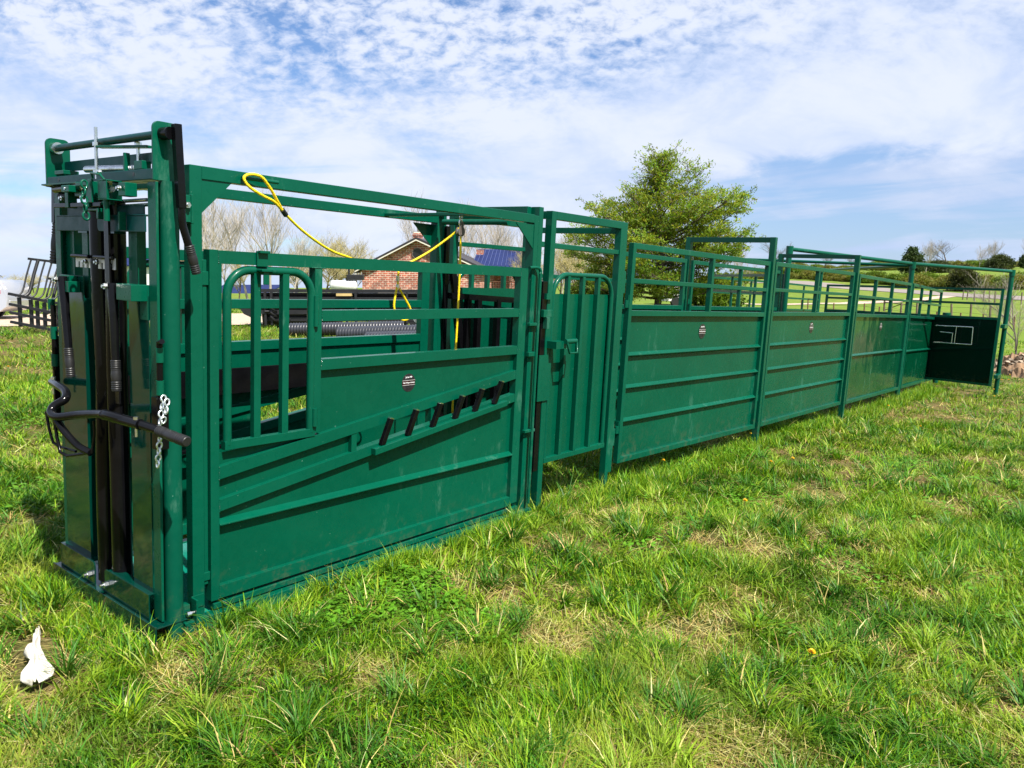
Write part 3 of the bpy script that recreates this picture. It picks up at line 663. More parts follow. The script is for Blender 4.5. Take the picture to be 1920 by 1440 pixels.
b.build('nose_loop', K, hb)
# long release lever on the near side
b = B(); cyl(b, (-.13, -.036, 2.148), (-.125, -.085, 2.148), .025, 18); b.build('pivot_hub', K, chute)
b = B(); b.beam((-.107, -.098, 2.185), (-.090, -.098, 1.86), .034, .030, (1, 0, 0)); lv = b.build('release_lever', K, chute, bevel=.003)
b = B(); b.tube(smooth([(-.090, -.098, 1.87), (-.086, -.098, 1.80), (-.070, -.10, 1.74), (-.058, -.10, 1.70)]), .0155, 16); b.build('lever_tube', K, lv)
grip_mesh((-.060, -.10, 1.715), (-.028, -.10, 1.600), .0195).build('grip', RB, lv)
b = B(); b.beam((-.10, 1.06, 2.14), (-.11, 1.06, 1.80), .03, .03, (1, 0, 0)); lv = b.build('release_lever', K, chute)
grip_mesh((-.105, 1.06, 1.80), (-.125, 1.06, 1.60), .021).build('grip', RB, lv)
# front base
b = B(); b.box(-.205, -.198, -.06, .985, .02, .098); b.box(-.198, -.06, -.06, .985, .086, .092); b.build('front_sill', M['gloss'], chute, bevel=.002)
p = box_part('hinge_bracket', [(-.055, -.02, -.01, .03, .06, .13), (-.01, .0, -.045, .0, .035, .155), (-.01, .05, -.004, -.0005, .10, .16), (-.062, -.0, -.06, -.02, .02, .03)], G, chute)
bolt('bolt', (-.045, -.025, .095), (1, 0, 0), .012, p, .035)
for z in (1.86, ):
    p = box_part('post_bracket', [(-.062, -.01, -.03, .04, z - .05, z + .06), (-.012, .0, -.035, .05, z - .055, z + .065)], G, chute)
    bolt('bolt', (-.03, -.034, z + .02), (0, -1, 0), .013, p)
# draw rod and tail gate at the back of the chute
b = B(); b.tube(smooth([(2.34, -.012, 1.705), (2.41, -.02, 1.708), (2.435, -.03, 1.690), (2.437, -.03, 1.60), (2.437, -.03, .90), (2.437, -.03, .10)], 4), .011, 12)
b.build('lock_rod', G, chute)
p = box_part('rod_guide', [(2.35, 2.46, -.03, -.004, 1.325, 1.345), (2.36, 2.45, -.028, -.003, 1.12, 1.15), (2.36, 2.47, -.03, -.003, .60, .62)], G, chute)
p = box_part('tail_gate', [(2.49, 2.53, .04, .09, .12, 2.0), (2.49, 2.53, .10, .12, .4, 1.5), (2.46, 2.50, .86, .90, .12, 1.98)], K, chute)
b = B(); b.beam((2.50, .86, 1.475), (3.36, .83, 1.44), .03, .045)
for x in (2.70, 2.82, 3.055, 3.28): b.beam((x, .84, 1.45), (x, .84, .2), .04, .045, (1, 0, 0))
b.build('fold_bars', K, p)
b = B(); b.beam((2.55, .87, 1.66), (2.68, .87, 1.08), .03, .05, (1, 0, 0)); b.tube(smooth([(2.52, .9, 1.56), (2.54, .9, 1.62), (2.60, .9, 1.68)]), .02, 10); b.build('fold_link', K, p)
# inside: black squeeze pads seen through the bars
box_part('squeeze_pad', [(.12, 1.40, .84, .85, .90, 1.05)], K, chute)
box_part('squeeze_pad', [(.12, 1.60, .80, .835, .60, .62)], K, chute)
for (x0, x1, y0, y1, z0, z1) in ((-.24, -.18, .58, .66, 1.925, 1.955), (-.22, -.17, .10, .16, 1.90, 1.955), (-.21, -.17, .665, .70, 1.86, 1.95), (-.215, -.172, .45, .475, 1.86, 1.93)): box_part('latch_lug', [(x0, x1, y0, y1, z0, z1)], G, chute, .003)
for (y, z) in ((.62, 1.94), (.13, 1.93), (.46, 1.90), (.68, 1.90), (.30, 2.0)): bolt('bolt', (-.225, y, z), (-1, 0, 0), .011, chute, .018)
box_part('linkage_arm', [(-.205, -.198, .36, .84, 1.862, 1.882)], K, chute)
box_part('shaft_tab', [(-.15, -.11, .10, .17, 2.015, 2.05)], G, chute); box_part('shaft_tab', [(-.145, -.12, .26, .275, 2.0, 2.09)], G, chute); box_part('shaft_tab', [(-.16, -.09, .83, .93, 2.02, 2.04)], G, chute)

# ---- things hung on the chute
t = thing('chain', 'short galvanised chain hanging from the near pipe post behind the black head bar', 'chain', (-.20, -.09, .80))
b = B(); links(b, [(-.165, -.085, 1.105), (-.185, -.10, 1.045), (-.20, -.115, .985), (-.205, -.125, .945), (-.215, -.12, .815)], .036, .0040, .0105)
links(b, [(-.165, -.11, 1.095), (-.18, -.125, 1.03), (-.20, -.12, .985)], .036, .0040, .0105); b.build('links', M['chainm'], t)
t = thing('rope', 'yellow braided rope looped over the top rail hook and led through the pulley', 'rope', (.25, -.02, 1.5))
def rope(b, pts, r=.0064, k=8):
    P = smooth(pts, k); b.tube(P, r, 10)
    # braid: two strands wound round the core
    for ph in (0, math.pi):
        Q = []; acc = 0
        for i, p_ in enumerate(P):
            if i: acc += (P[i] - P[i - 1]).length
        n = int(acc / .006); 
        cum = [0]
        for i in range(1, len(P)): cum.append(cum[-1] + (P[i] - P[i - 1]).length)
        for j in range(n):
            s_ = j / n * acc; i = max(0, min(len(P) - 2, int(np.searchsorted(cum, s_) - 1))); d = (P[i + 1] - P[i]); f = (s_ - cum[i]) / max(1e-6, cum[i + 1] - cum[i]); p_ = P[i] + d * f; d.normalize()
            a = d.cross(Vector((0, 1, .3))).normalized(); c = d.cross(a); th = s_ / .030 * 6.283 + ph; Q.append(p_ + (a * math.cos(th) + c * math.sin(th)) * r * .62)
        b.tube(Q, r * .55, 6)
b = B()
A0 = (.475, .02, 1.895)
rope(b, [A0, (.40, -.015, 1.935), (.33, -.03, 1.955), (.26, -.035, 1.985), (.235, -.03, 2.02), (.262, -.035, 2.040), (.315, -.04, 2.035), (.37, -.03, 1.99), (.42, -.01, 1.94), A0])
rope(b, [A0, (.62, .06, 1.815), (.85, .14, 1.735), (1.10, .22, 1.695), (1.30, .30, 1.672), (1.52, .34, 1.675), (1.72, .33, 1.755), (1.85, .25, 1.87), (1.88, .20, 1.925)], k=10)
rope(b, [(1.895, .20, 1.925), (1.898, .20, 1.7), (1.895, .20, 1.4), (1.885, .20, 1.0), (1.88, .2, .6)], .0065)
rope(b, [(1.50, .33, 1.64), (1.497, .33, 1.57), (1.48, .33, 1.50), (1.475, .33, 1.42), (1.53, .33, 1.355), (1.60, .33, 1.36), (1.61, .33, 1.41), (1.56, .33, 1.48), (1.51, .33, 1.54)], .0065)
b.build('cord', M['rope'], t)
b = B(); cyl(b, (.490, .024, 1.884), (.462, .012, 1.905), .0125, 12); b.build('splice_clip', M['blackm'], t)
b = B(); cyl(b, (1.495, .33, 1.615), (1.497, .33, 1.585), .011, 12); cyl(b, (1.497, .33, 1.565), (1.497, .33, 1.545), .011, 12); b.build('ferrule', ZN, t)
p = B(); cyl(p, (.235, -.012, 2.023), (.40, -.045, 2.020), .0085, 10); p.build('rope_hook', G, chute)
t = thing('pulley', 'small weathered steel pulley hanging under the chute top by a shackle', 'pulley', (1.89, .20, 1.90))
b = B(); cyl(b, (1.89, .188, 1.905), (1.89, .193, 1.905), .030, 24); cyl(b, (1.89, .209, 1.905), (1.89, .214, 1.905), .030, 24); b.box(1.878, 1.902, .184, .188, 1.885, 1.965); b.build('cheek', M['twigd'], t)
b = B(); cyl(b, (1.89, .195, 1.905), (1.89, .207, 1.905), .024, 24); b.build('sheave', ZN, t)
b = B(); links(b, [(1.89, .20, 1.94), (1.89, .20, 1.975)], .05, .005, .013); links(b, [(1.89, .20, 1.975), (1.89, .20, 2.01)], .045, .0045, .011); b.build('shackle', M['blue'] if False else ZN, t)
box_part('pulley_arm', [(1.87, 1.91, .05, .88, 2.0, 2.02)], G, chute)

# ------------------------------------------------------------------ door section behind the chute
cage = thing('alley_door_frame', 'tall green steel frame holding the narrow ribbed walk-in door next to the chute', 'cattle alley', (3.05, .475, 0))
for y0 in (0.0, .895):
    box_part('post', [(2.575, 2.630, y0, y0 + .055, -.06, 2.092)], G, cage)
    box_part('post', [(3.475, 3.52, y0, y0 + .055, -.08, 2.045), (3.522, 3.575, y0 + .003, y0 + .055, .12, 2.09)], G, cage)
    box_part('top_rail', [(2.63, 3.522, y0, y0 + .055, 2.038, 2.092)], G, cage)
    box_part('rail', [(2.63, 3.475, y0 + .008, y0 + .045, 1.845, 1.878)], G, cage)
    box_part('hinge_block', [(3.576, 3.600, y0 + .005, y0 + .045, 1.55, 1.72), (3.576, 3.600, y0 + .005, y0 + .045, .33, .47)], G, cage)
box_part('cross_bar', [(2.575, 2.625, .055, .895, 2.04, 2.09)], G, cage); box_part('cross_bar', [(3.48, 3.52, .055, .895, 2.0, 2.045)], G, cage)
def alley_door(y):
    s = 1 if y < .5 else -1; b = B(); L0, R0, top, bot, rc, r = 2.655, 3.425, 1.672, .36, .16, .018; yd = y + s * .02
    pts = [(L0, yd, bot), (L0, yd, top - rc)] + [(L0 + rc - rc * math.cos(t), yd, top - rc + rc * math.sin(t)) for t in np.linspace(.15, 1.5, 8)] + \
          [(R0 - rc + rc * math.sin(t), yd, top - rc + rc * math.cos(t)) for t in np.linspace(.07, 1.42, 8)] + [(R0, yd, top - rc), (R0, yd, bot)]
    b.tube(pts, r, 14); b.box(L0 - .018, R0 + .018, yd - .018, yd + .018, bot - .02, bot + .016)
    d = b.build('walk_door', G, cage, bevel=.002)
    for x in (2.830, 3.018, 3.222):
        b = B(); b.box(x - .016, x + .016, yd - .017, yd + .017, bot + .016, top - .01); b.build('rib', G, d, bevel=.002)
    b = B(); b.poly([(L0, yd + s * .019, bot), (R0, yd + s * .019, bot), (R0, yd + s * .019, 1.536), (L0, yd + s * .019, 1.536)], (0, s * .003, 0)); b.build('door_sheet', SH, d)
    b = B(); b.box(L0 - .06, L0 + .06, min(yd - s * .10, yd - s * .02), max(yd - s * .10, yd - s * .02), 1.165, 1.215); cyl(b, (L0 + .03, yd - s * .11, 1.215), (L0 + .16, yd - s * .11, 1.215), .018, 14)
    b.tube([(L0 + .04, yd - s * .12, 1.205), (L0 + .055, yd - s * .135, 1.135), (L0 + .15, yd - s * .135, 1.135), (L0 + .16, yd - s * .12, 1.21)], .008, 10); b.build('door_latch', G, d)
    return d
alley_door(0.0); alley_door(W)
box_part('slide_tube', [(2.515, 2.565, .0, .04, .30, 1.62)], K, cage)
b = B(); b.poly([(2.50, -.012, 1.12), (2.60, -.012, 1.12), (2.64, -.012, 1.07), (2.64, -.012, .80), (2.50, -.012, .80)], (0, .006, 0)); b.box(2.535, 2.60, -.02, -.0, 1.50, 1.54); b.build('latch_plate', G, cage)
box_part('catch', [(2.50, 2.60, -.03, -.002, 1.38, 1.43), (2.53, 2.56, -.04, -.002, 1.30, 1.38)], G, cage)

# ------------------------------------------------------------------ alley panels
def panel(name, label, length, x, y, z, rz, group, bars=(.5,), ribs=(.885, .62, .345), h=1.775, sticker=True, near=True, sheet=None, r2=1.48, stop=1.245, tilt=0.0):
    """panel in its own frame: x along, outer face at y = 0, bottom rail at z = 0"""
    o = bpy.data.objects.new(name, None); COL.objects.link(o); o['_b'] = (0, 0, 0)
    o.matrix_world = EQ4 @ Matrix.Translation((x, y, z)) @ Matrix.Rotation(rz, 4, 'Z') @ Matrix.Rotation(tilt, 4, 'Y')
    tag(o, label, 'cattle panel', group); t = .046; Ln = length
    for nm, dm in (('stile', (0, t, 0, t, 0, h)), ('stile', (Ln - t, Ln, 0, t, 0, h)), ('top_rail', (t, Ln - t, 0, t, h - t, h)), ('rail', (t, Ln - t, .002, t, r2 - .018, r2 + .018)),
                   ('sheet_rail', (t, Ln - t, 0, t, stop - t, stop)), ('bottom_rail', (t, Ln - t, 0, t, 0, t))):
        box_part(nm, [dm], G, o, .003)
    for f in bars: box_part('upright', [(Ln * f - .02, Ln * f + .02, .001, t, stop, r2 - .018), (Ln * f - .02, Ln * f + .02, .001, t, r2 + .018, h - t)], G, o, .002)
    b = B(); b.box(t, Ln - t, t - .010, t - .006, t, stop - t); b.build('sheet', sheet or SH, o)
    for z_ in ribs: rib_bar(t, Ln - t, t - .010, 1, z_, .022, .032).build('rib', G, o, bevel=.002)
    for z_ in (stop + .02, .25):
        for e, s_, dz in ((0, -1, 0), (Ln, 1, .05)):
            b = B(); b.box(min(e, e + s_ * .012), max(e, e + s_ * .012), .005, .04, z_ + dz, z_ + dz + .10); cyl(b, (e + s_ * .02, .02, z_ + dz), (e + s_ * .02, .02, z_ + dz + .06), .016, 12); b.build('hinge_lug', G, o)
    if sticker: decal((Ln * .5, t - .013, stop - .185), .068, o)
    return o
GN = 'sheeted alley panels on the near side'; GF = 'sheeted alley panels on the far side'
an = math.atan2
panel('sheeted_fence', 'near side sheeted alley panel between the walk-in door frame and the square hoop', 2.70, 3.655, 0.0, .172, an(-.085, 2.65), GN, bars=(.52,), tilt=.013)
panel('sheeted_fence', 'near side sheeted alley panel with mud splash, between square hoop and tub', 2.74, 6.475, -.10, .142, an(-.055, 2.8), GN, bars=(.5,), tilt=.010)
panel('sheeted_fence', 'near side sheeted tub panel with a single rib and several short uprights', 3.06, 9.40, -.165, .100, an(.0, 3.1), GN, bars=(.3, .62), ribs=(.665,), sheet=M['sheet_far'], tilt=.020)
panel('sheeted_fence', 'last near side tub panel, without a sticker, next to the black end gate', 2.95, 12.62, -.165, .040, an(.08, 3.), GN, bars=(.30, .60), ribs=(.63,), sticker=False, sheet=M['sheet_far'], tilt=.03, h=1.775)
for i, (x0, ln, zz, tx) in enumerate(((3.66, 2.86, .172, 'far side sheeted alley panel opposite the walk-in door end, seen over the near panel'), (6.68, 2.9, .135, 'far side sheeted alley panel beyond the square hoop, ending at the tall round-capped post'))):
    o = panel('sheeted_fence', tx, ln, x0, W, zz, 0, GF, bars=(.5,), sticker=False, tilt=.011)
def pole_b(x, y, z0, z1, w_=.055): return (x - w_ / 2, x + w_ / 2, y - w_ / 2, y + w_ / 2, z0, z1)
def hoop(name, label, n, f, z0, z1, w_=.06):
    t = thing(name, label, 'alley hoop', ((n[0] + f[0]) / 2, (n[1] + f[1]) / 2, 0), group='green hoops spanning the alley')
    box_part('leg', [pole_b(*n, z0, z1, w_)], G, t); box_part('leg', [pole_b(*f, z0, z1, w_)], G, t)
    b = B(); b.beam((n[0], n[1] , z1 - .028), (f[0], f[1], z1 - .028), .05, .054); b.build('crossbar', G, t, bevel=.002); return t
hoop('alley_hoop', 'square green hoop over the alley between the first and second near panels', (6.42, -.075), (6.60, .975), -.10, 2.165)
hoop('alley_hoop', 'square green hoop where the alley opens into the wider tub', (9.30, -.145), (9.55, .975), -.12, 2.12, .065)
# tub: overhead pipe on posts, far side panels, end gate
tub = thing('overhead_pipe_frame', 'round green overhead pipe on tall posts bracing the tub of the cattle system', 'pipe frame', (12.5, .5, 0))
GP = [(9.74, .93, 2.215), (12.55, -.13, 2.15), (17.0, -.98, 2.13)]
zb = {0: -.1, 1: -.16, 2: -.3}
RPX = (15.22, -1.24)
b = B(); b.tube([(9.74, .93, 2.20), (12.55, -.13, 2.13)], .030, 14); b.build('pipe', G, tub)
b = B(); b.tube([(12.55, -.13, 2.13), (15.22, -1.24, 2.13)], .030, 14); b.build('pipe', G, tub)
b = B(); b.tube([(12.55, -.10, 2.10), (12.45, 3.37, 2.12)], .026, 12); b.build('pipe', G, tub)
b = B(); b.tube([(12.55, -.10, 2.10), (18.86, 3.30, 2.10)], .026, 12); b.build('pipe', G, tub)
for (x, y, z1, z0) in ((9.74, .93, 2.23, -.1), (12.55, -.13, 2.15, -.17), (15.22, -1.24, 2.15, -.24), (12.45, 3.37, 2.13, -.2), (18.86, 3.30, 2.12, -.3)):
    b = B(); cyl(b, (x, y, z0), (x, y, z1), .040, 18); cyl(b, (x, y, z1 - .10), (x, y, z1 + .012), .050, 18); p = b.build('post', G, tub)
def plain(name, label, p, q, h0, group, sheet_m, dz=(0, 0), bars=(.33, .66), base=-.02, r2=1.42, stop=1.15, h=1.77):
    t = thing(name, label, 'cattle panel', p + (0,), group=group); p = Vector(p + (0,)); q = Vector(q + (0,)); d = q - p; u = Vector((0, 0, 1))
    def pt(f, z): c = p + d * f; c.z = z + base + (dz[0] * (1 - f) + dz[1] * f); return c
    for nm, z in (('top_rail', h - .02), ('rail', r2), ('sheet_rail', stop), ('bottom_rail', .02)):
        b = B(); b.beam(pt(0, z), pt(1, z), .042, .042); b.build(nm, G, t)
    for f in (0.0, 1.0):
        b = B(); b.beam(pt(f, 0), pt(f, h), .046, .046, (1, 0, 0)); b.build('stile', G, t)
    for f in bars:
        b = B(); b.beam(pt(f, stop), pt(f, h - .03), .036, .036, (1, 0, 0)); b.build('upright', G, t)
    b = B(); b.beam(pt(.005, stop / 2), pt(.995, stop / 2), .004, stop - .03); b.build('sheet', sheet_m, t)
    return t
plain('tub_fence', 'far side tub panel angling away from the tall round-capped post', (9.80, 1.0), (12.40, 3.30), 1.77, GF, M['sheet_far'], (.09, .06), r2=1.47)
plain('tub_fence', 'far side tub panel running straight behind the pasture-facing rails', (12.52, 3.37), (15.5, 3.36), 1.77, GF, M['sheet_far'], (.03, 0), r2=1.47)
plain('tub_fence', 'far side tub panel farthest from the chute', (15.6, 3.36), (18.8, 3.30), 1.77, GF, M['sheet_far'], (0, -.05), r2=1.42)
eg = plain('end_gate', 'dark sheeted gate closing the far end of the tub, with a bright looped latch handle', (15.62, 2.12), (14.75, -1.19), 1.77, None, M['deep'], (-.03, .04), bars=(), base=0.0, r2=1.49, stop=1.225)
eg['category'] = 'gate'
b = B(); pts = [(14.90, -.15, 1.062), (14.74, -.80, 1.085), (14.74, -.81, .765), (14.90, -.17, .745)]
for a_, c_ in zip(pts[:-1], pts[1:]): cyl(b, a_, c_, .010, 10)
cyl(b, (14.88, -.25, .95), (14.825, -.47, .945), .010, 8); cyl(b, (14.825, -.47, .95), (14.825, -.47, .755), .010, 8); cyl(b, (14.815, -.52, 1.08), (14.815, -.52, .76), .008, 8)
b.build('latch_handle', M['zinc'], eg)
for z in (1.10, .18): box_part('hinge_lug', [(14.78, 15.24, -1.29, -1.22, z, z + .07)], G, eg)
p = thing('tub_latch_post', 'heavy green latch post with sleeve at the corner of tub and end gate', 'gate post', (15.62, -.11, 0))
b = B(); cyl(b, (15.64, -.14, -.1), (15.64, -.14, 1.25), .05, 16); cyl(b, (15.6, -.20, 1.16), (15.6, -.20, 1.30), .075, 16); cyl(b, (15.6, -.20, .60), (15.6, -.20, .67), .07, 16); b.build('post', G, p)
b = B(); cyl(b, (15.6, -.22, .2), (15.6, -.22, 1.25), .03, 12); b.build('slide_bolt', K, p)
# ------------------------------------------------------------------ background buildings, trees, pasture fence
def thing_at(name, label, cat, px, depth, rz=0.0, group=None, dz=0.0):
    p = at(px, depth, dz); return thing(name, label, cat, tuple(p), eq=False, rz=rz, group=group)
VIEW = math.atan2(RT.y, RT.x)          # a wall facing the camera runs along this bearing
# brick house: gable end towards the chute
def brick_house():
    D = 60.0; k = D / 1463.4
    t = thing_at('brick_house', 'red brick house with dark roof edge, round attic vent and blue metal porch roof', 'house', 785, D, VIEW + R_(-6))
    wl, wr = -4.35, 4.75; ze = 2.35; zp = 4.45; dpt = 11.0; g0 = -.6
    # local: x right, y away, z up from ground (ground about .75 above datum)
    b = B(); b.poly([(wl, 0, g0), (wr, 0, g0), (wr, 0, ze), (0, 0, zp), (wl, 0, ze)], (0, dpt, 0)); wlo = b.build('wall', M['brick'], t)
    b = B()
    for sx in (-1, 1):
        ex = (wl - .45) if sx < 0 else (wr + .45); sl = (zp - ze) / (abs(wl) if sx < 0 else wr); ez = ze - .45 * sl
        v = [(ex, -.45, ez), (0, -.45, zp + .05), (0, dpt + .4, zp + .05), (ex, dpt + .4, ez)]
        b.poly(v, (0, 0, .16))
    rf = b.build('roof', M['soffit'], t)
    b = B()
    for sx in (-1, 1):
        ex = (wl - .45) if sx < 0 else (wr + .45); sl = (zp - ze) / (abs(wl) if sx < 0 else wr); ez = ze - .45 * sl
        b.add([(ex, -.47, ez - .10), (0, -.47, zp - .06), (0, -.47, zp + .03), (ex, -.47, ez - .01), (ex, -.42, ez - .10), (0, -.42, zp - .06), (0, -.42, zp + .03), (ex, -.42, ez - .01)], [(0, 1, 2, 3), (7, 6, 5, 4), (0, 4, 5, 1), (3, 2, 6, 7), (0, 3, 7, 4)])
    b.build('rake_trim', M['trim'], rf)
    b = B(); b.tube([(0.0, -.02, 3.42), (0.0, -.10, 3.42)], .36, 8); v = b.build('attic_vent', M['blackm'], t)
    b = B(); n = 8; b.tube([(0 + .40 * math.cos(i * math.pi / 4 + .39), -.06, 3.42 + .40 * math.sin(i * math.pi / 4 + .39)) for i in range(8)], .055, 4, closed=True); b.build('vent_frame', M['twigd'], v)
    b = B(); b.box(-.62, .02, 1.2, 1.9, 3.6, 5.05); b.box(-.66, .06, 1.16, 1.94, 4.85, 4.97); c = b.build('chimney', M['brick'], rf)
    b = B(); b.box(-.56, -.04, 1.26, 1.84, 5.05, 5.15); b.build('chimney_cap', M['trim'], c)
    b = B(); b.box(3.15, 3.75, 9.0, 9.6, 2.8, 4.15); b.build('chimney', M['brick'], rf)
    # rear wing with standing seam roof and porch
    b = B(); y0 = 7.0
    b.poly([(3.2, y0 + 3.4, 4.15), (7.1, y0 + 3.4, 4.15), (7.45, y0 - .9, 2.55), (3.2, y0 - .9, 2.55)], (0, .05, .10)); pr = b.build('porch_roof', M['blue'], t)
    b = B()
    for i in range(13):
        f = i / 12; xa = 3.2 + 3.9 * f; xb = 3.2 + 4.25 * f; b.beam((xb, y0 - .9, 2.68), (xa, y0 + 3.4, 4.28), .04, .06)
    b.build('roof_seams', simple('blue_seam', (0.05, 0.07, 0.20), 0.5), pr)
    b = B(); b.box(4.75, 6.0, 9, 12, g0, 2.5); b.build('wall', M['brick'], t)
    b = B(); b.box(6.55, 6.95, y0 - .6, y0 - .2, g0, 2.5); b.build('porch_column', M['brick'], t)
    b = B()
    for z in (.55, 1.35): b.box(4.9, 8.6, y0 - .42, y0 - .37, z, z + .05)
    for i in range(28): x = 4.95 + i * .135; b.box(x, x + .025, y0 - .41, y0 - .38, .55, 1.38)
    b.build('porch_railing', M['rust'], t)
    b = B(); b.box(wl - .55, wl - .2, -.4, .3, ze - .35, ze - .2); b.build('gutter_end', M['soffit'], t)
brick_house()
def barn(px, D, w_, h, rz, label, dep=9, roofh=1.5, dz=0):
    t = thing_at('farm_building', label, 'farm building', px, D, VIEW + rz, group=None, dz=dz)
    b = B(); b.poly([(-dep / 2, -w_ / 2, -1), (dep / 2, -w_ / 2, -1), (dep / 2, -w_ / 2, h), (-dep / 2, -w_ / 2, h)], (0, w_, 0)); b.poly([(dep / 2 - .01, -w_ / 2, h), (dep / 2 - .01, w_ / 2, h), (dep / 2 - .01, 0, h + roofh)], (-dep + .02, 0, 0)); b.build('wall', M['white'], t)
    b = B()
    for s in (-1, 1): b.poly([(-dep / 2 - .4, s * (w_ / 2 + .4), h - .15), (dep / 2 + .4, s * (w_ / 2 + .4), h - .15), (dep / 2 + .4, 0, h + roofh + .05), (-dep / 2 - .4, 0, h + roofh + .05)], (0, 0, .12))
    b.build('roof', M['blue'], t)
    b = B(); b.box(dep / 2, dep / 2 + .05, -.7, .7, -.5, 2.1); b.build('door', M['blackm'], t)
    return t
barn(478, 105, 7, 1.9, R_(-18), 'low white farm building with blue roof and white gable beyond the trailer', 8.5, 1.0, -1.95)
barn(300, 70, 6, 2.6, R_(8), 'white outbuilding with blue roof glimpsed between the pipe post and the first corner post', 9, 1.2)
# ---- trees without leaves
def twig_tree(seed, h, spread=.55, levels=5, trunk=.12, up=.25, kids=(3, 4), lean=0.0, first=.30):
    """returns (trunk B, crown B): trunk and limbs, then fine twigs"""
    r = random.Random(seed); bt = B(); bc = B()
    def grow(p, d, ln, rad, lev):
        n = 3; P = [p]; q = p.copy(); dd = d.copy()
        for i in range(n):
            dd = (dd + Vector((r.gauss(0, .10), r.gauss(0, .10), up * .14 + r.gauss(0, .05)))).normalized(); q = q + dd * ln / n; P.append(q)
        (bt if lev <= 1 else bc).tube(P, [rad * (1 - .45 * i / n) for i in range(n + 1)], 6 if lev <= 1 else 3, caps=False)
        if lev >= levels: return
        k = r.randint(*kids) + (1 if lev >= 2 else 0)
        for j in range(k):
            f = first + (1 - first) * (j + r.random()) / k if lev else .35 + .65 * (j + r.random()) / k
            i = min(n - 1, int(f * n)); base = P[i].lerp(P[i + 1], f * n - i)
            a = r.random() * 6.283; side = Vector((math.cos(a), math.sin(a), 0)); nd_ = (dd * (1 - spread) + side * spread + Vector((0, 0, up * r.uniform(.3, 1.2)))).normalized()
            grow(base, nd_, ln * r.uniform(.50, .78), rad * .46, lev + 1)
        grow(P[-1], (dd + Vector((r.gauss(0, .2), r.gauss(0, .2), .1))).normalized(), ln * .62, rad * .55, lev + 1)
    grow(Vector((0, 0, -.2)), Vector((lean, 0, 1)).normalized(), h * .42, trunk, 0)
    return bt, bc
TW = {}
def make_twig(key, m, mt=None, **k):
    bt, bc = twig_tree(**k); TW[key] = (bt, bc, mt or M['bark'], m)
def put_twig(key, name, label, cat, px, depth, s=1.0, rz=0.0, group=None, dz=0.0, sw=1.0):
    t = thing_at(name, label, cat, px, depth, rz, group, dz); v = TW[key]
    if not isinstance(v[0], bpy.types.Object):
        a = v[0].build('trunk', v[2], t); c = v[1].build('crown', v[3], t); TW[key] = (a, c, v[2], v[3])
    else:
        for o in v[:2]: c = o.copy(); COL.objects.link(c); c.parent = t
    t.scale = (s * sw, s * sw, s); return t
make_twig('tall1', M['twig'], M['twig'], seed=3, h=9, spread=.44, levels=4, trunk=.12, up=.30, kids=(4, 5), first=.15)
make_twig('tall2', M['twig'], M['twig'], seed=8, h=9, spread=.46, levels=4, trunk=.11, up=.28, kids=(4, 5), first=.1)
make_twig('brush1', M['twigy'], M['bark'], seed=12, h=5, spread=.55, levels=5, trunk=.08, up=.3, kids=(4, 5), first=.08)
make_twig('brush2', M['twigy'], M['bark'], seed=17, h=5, spread=.62, levels=4, trunk=.09, up=.25, kids=(5, 6), first=.05)
make_twig('dark', M['twigd'], M['twigd'], seed=23, h=8, spread=.5, levels=4, trunk=.14, up=.2, kids=(3, 4))
GB = 'leafless trees behind the house and field'
for i, (px, D, s, key, lab) in enumerate((
    (398, 48, .83, 'tall1', 'pale leafless tree rising just right of the chute front post'), (468, 52, .86, 'tall2', 'pale leafless tree with upright stems left of the slack yellow rope'),
    (508, 50, .84, 'tall1', 'pale leafless tree whose top stands under the slack yellow rope'), (552, 55, .66, 'tall2', 'smaller leafless tree at the right end of the pale group'),
    (432, 62, .86, 'tall2', 'thin leafless tree set back between the pale group'),
    (798, 74, 1.18, 'tall2', 'leafless tree standing behind the house chimney'), (862, 78, 1.12, 'tall1', 'leafless tree behind the house roof, left of the blue porch roof'), (905, 72, 1.05, 'tall2', 'tall leafless tree above the blue porch roof'),
    (948, 76, 1.0, 'tall1', 'leafless tree above the right end of the blue porch roof'), (976, 70, .84, 'tall2', 'slim leafless tree beside the chute rear post'),
    (1052, 66, .74, 'tall1', 'leafless tree seen through the door frame on the left'), (1098, 68, .72, 'tall2', 'leafless tree seen through the door frame next to the evergreen'))):
    put_twig(key, 'bare_tree', lab, 'tree', px, D, s, i * 1.7, GB, 0, .9)
GS = 'budding brushwood along the field edge'
rr = random.Random(4)
for px, D, s, key in ((340, 38, .62, 'brush1'), (395, 52, .85, 'brush2'), (450, 46, .60, 'brush1'), (560, 60, .9, 'brush2'), (590, 66, .95, 'brush1'), (612, 62, 1.0, 'brush2'), (636, 64, 1.05, 'brush1'), (658, 66, 1.1, 'brush2'), (672, 70, 1.1, 'brush1'),
                      (985, 66, .9, 'brush1'), (1010, 70, .8, 'brush2'), (1048, 62, .95, 'brush1'), (1072, 60, 1.0, 'brush2'), (1098, 62, 1.0, 'brush1'), (1125, 64, 1.0, 'brush2')):
    put_twig(key, 'brush_tree', 'low budding tan brushwood shrub growing along the field edge behind the chute', 'shrub', px, D, s, rr.random() * 6, GS)
for px, D, s in ((10, 95, .55), (45, 90, .5), (70, 100, .6), (-40, 90, .6), (120, 95, .6), (-90, 100, .6)):
    put_twig('brush2', 'brush_tree', 'distant leafless brush at the left field edge beyond the silver car', 'shrub', px, D, s, rr.random() * 6, 'distant brush on the left', 0, 1.6)
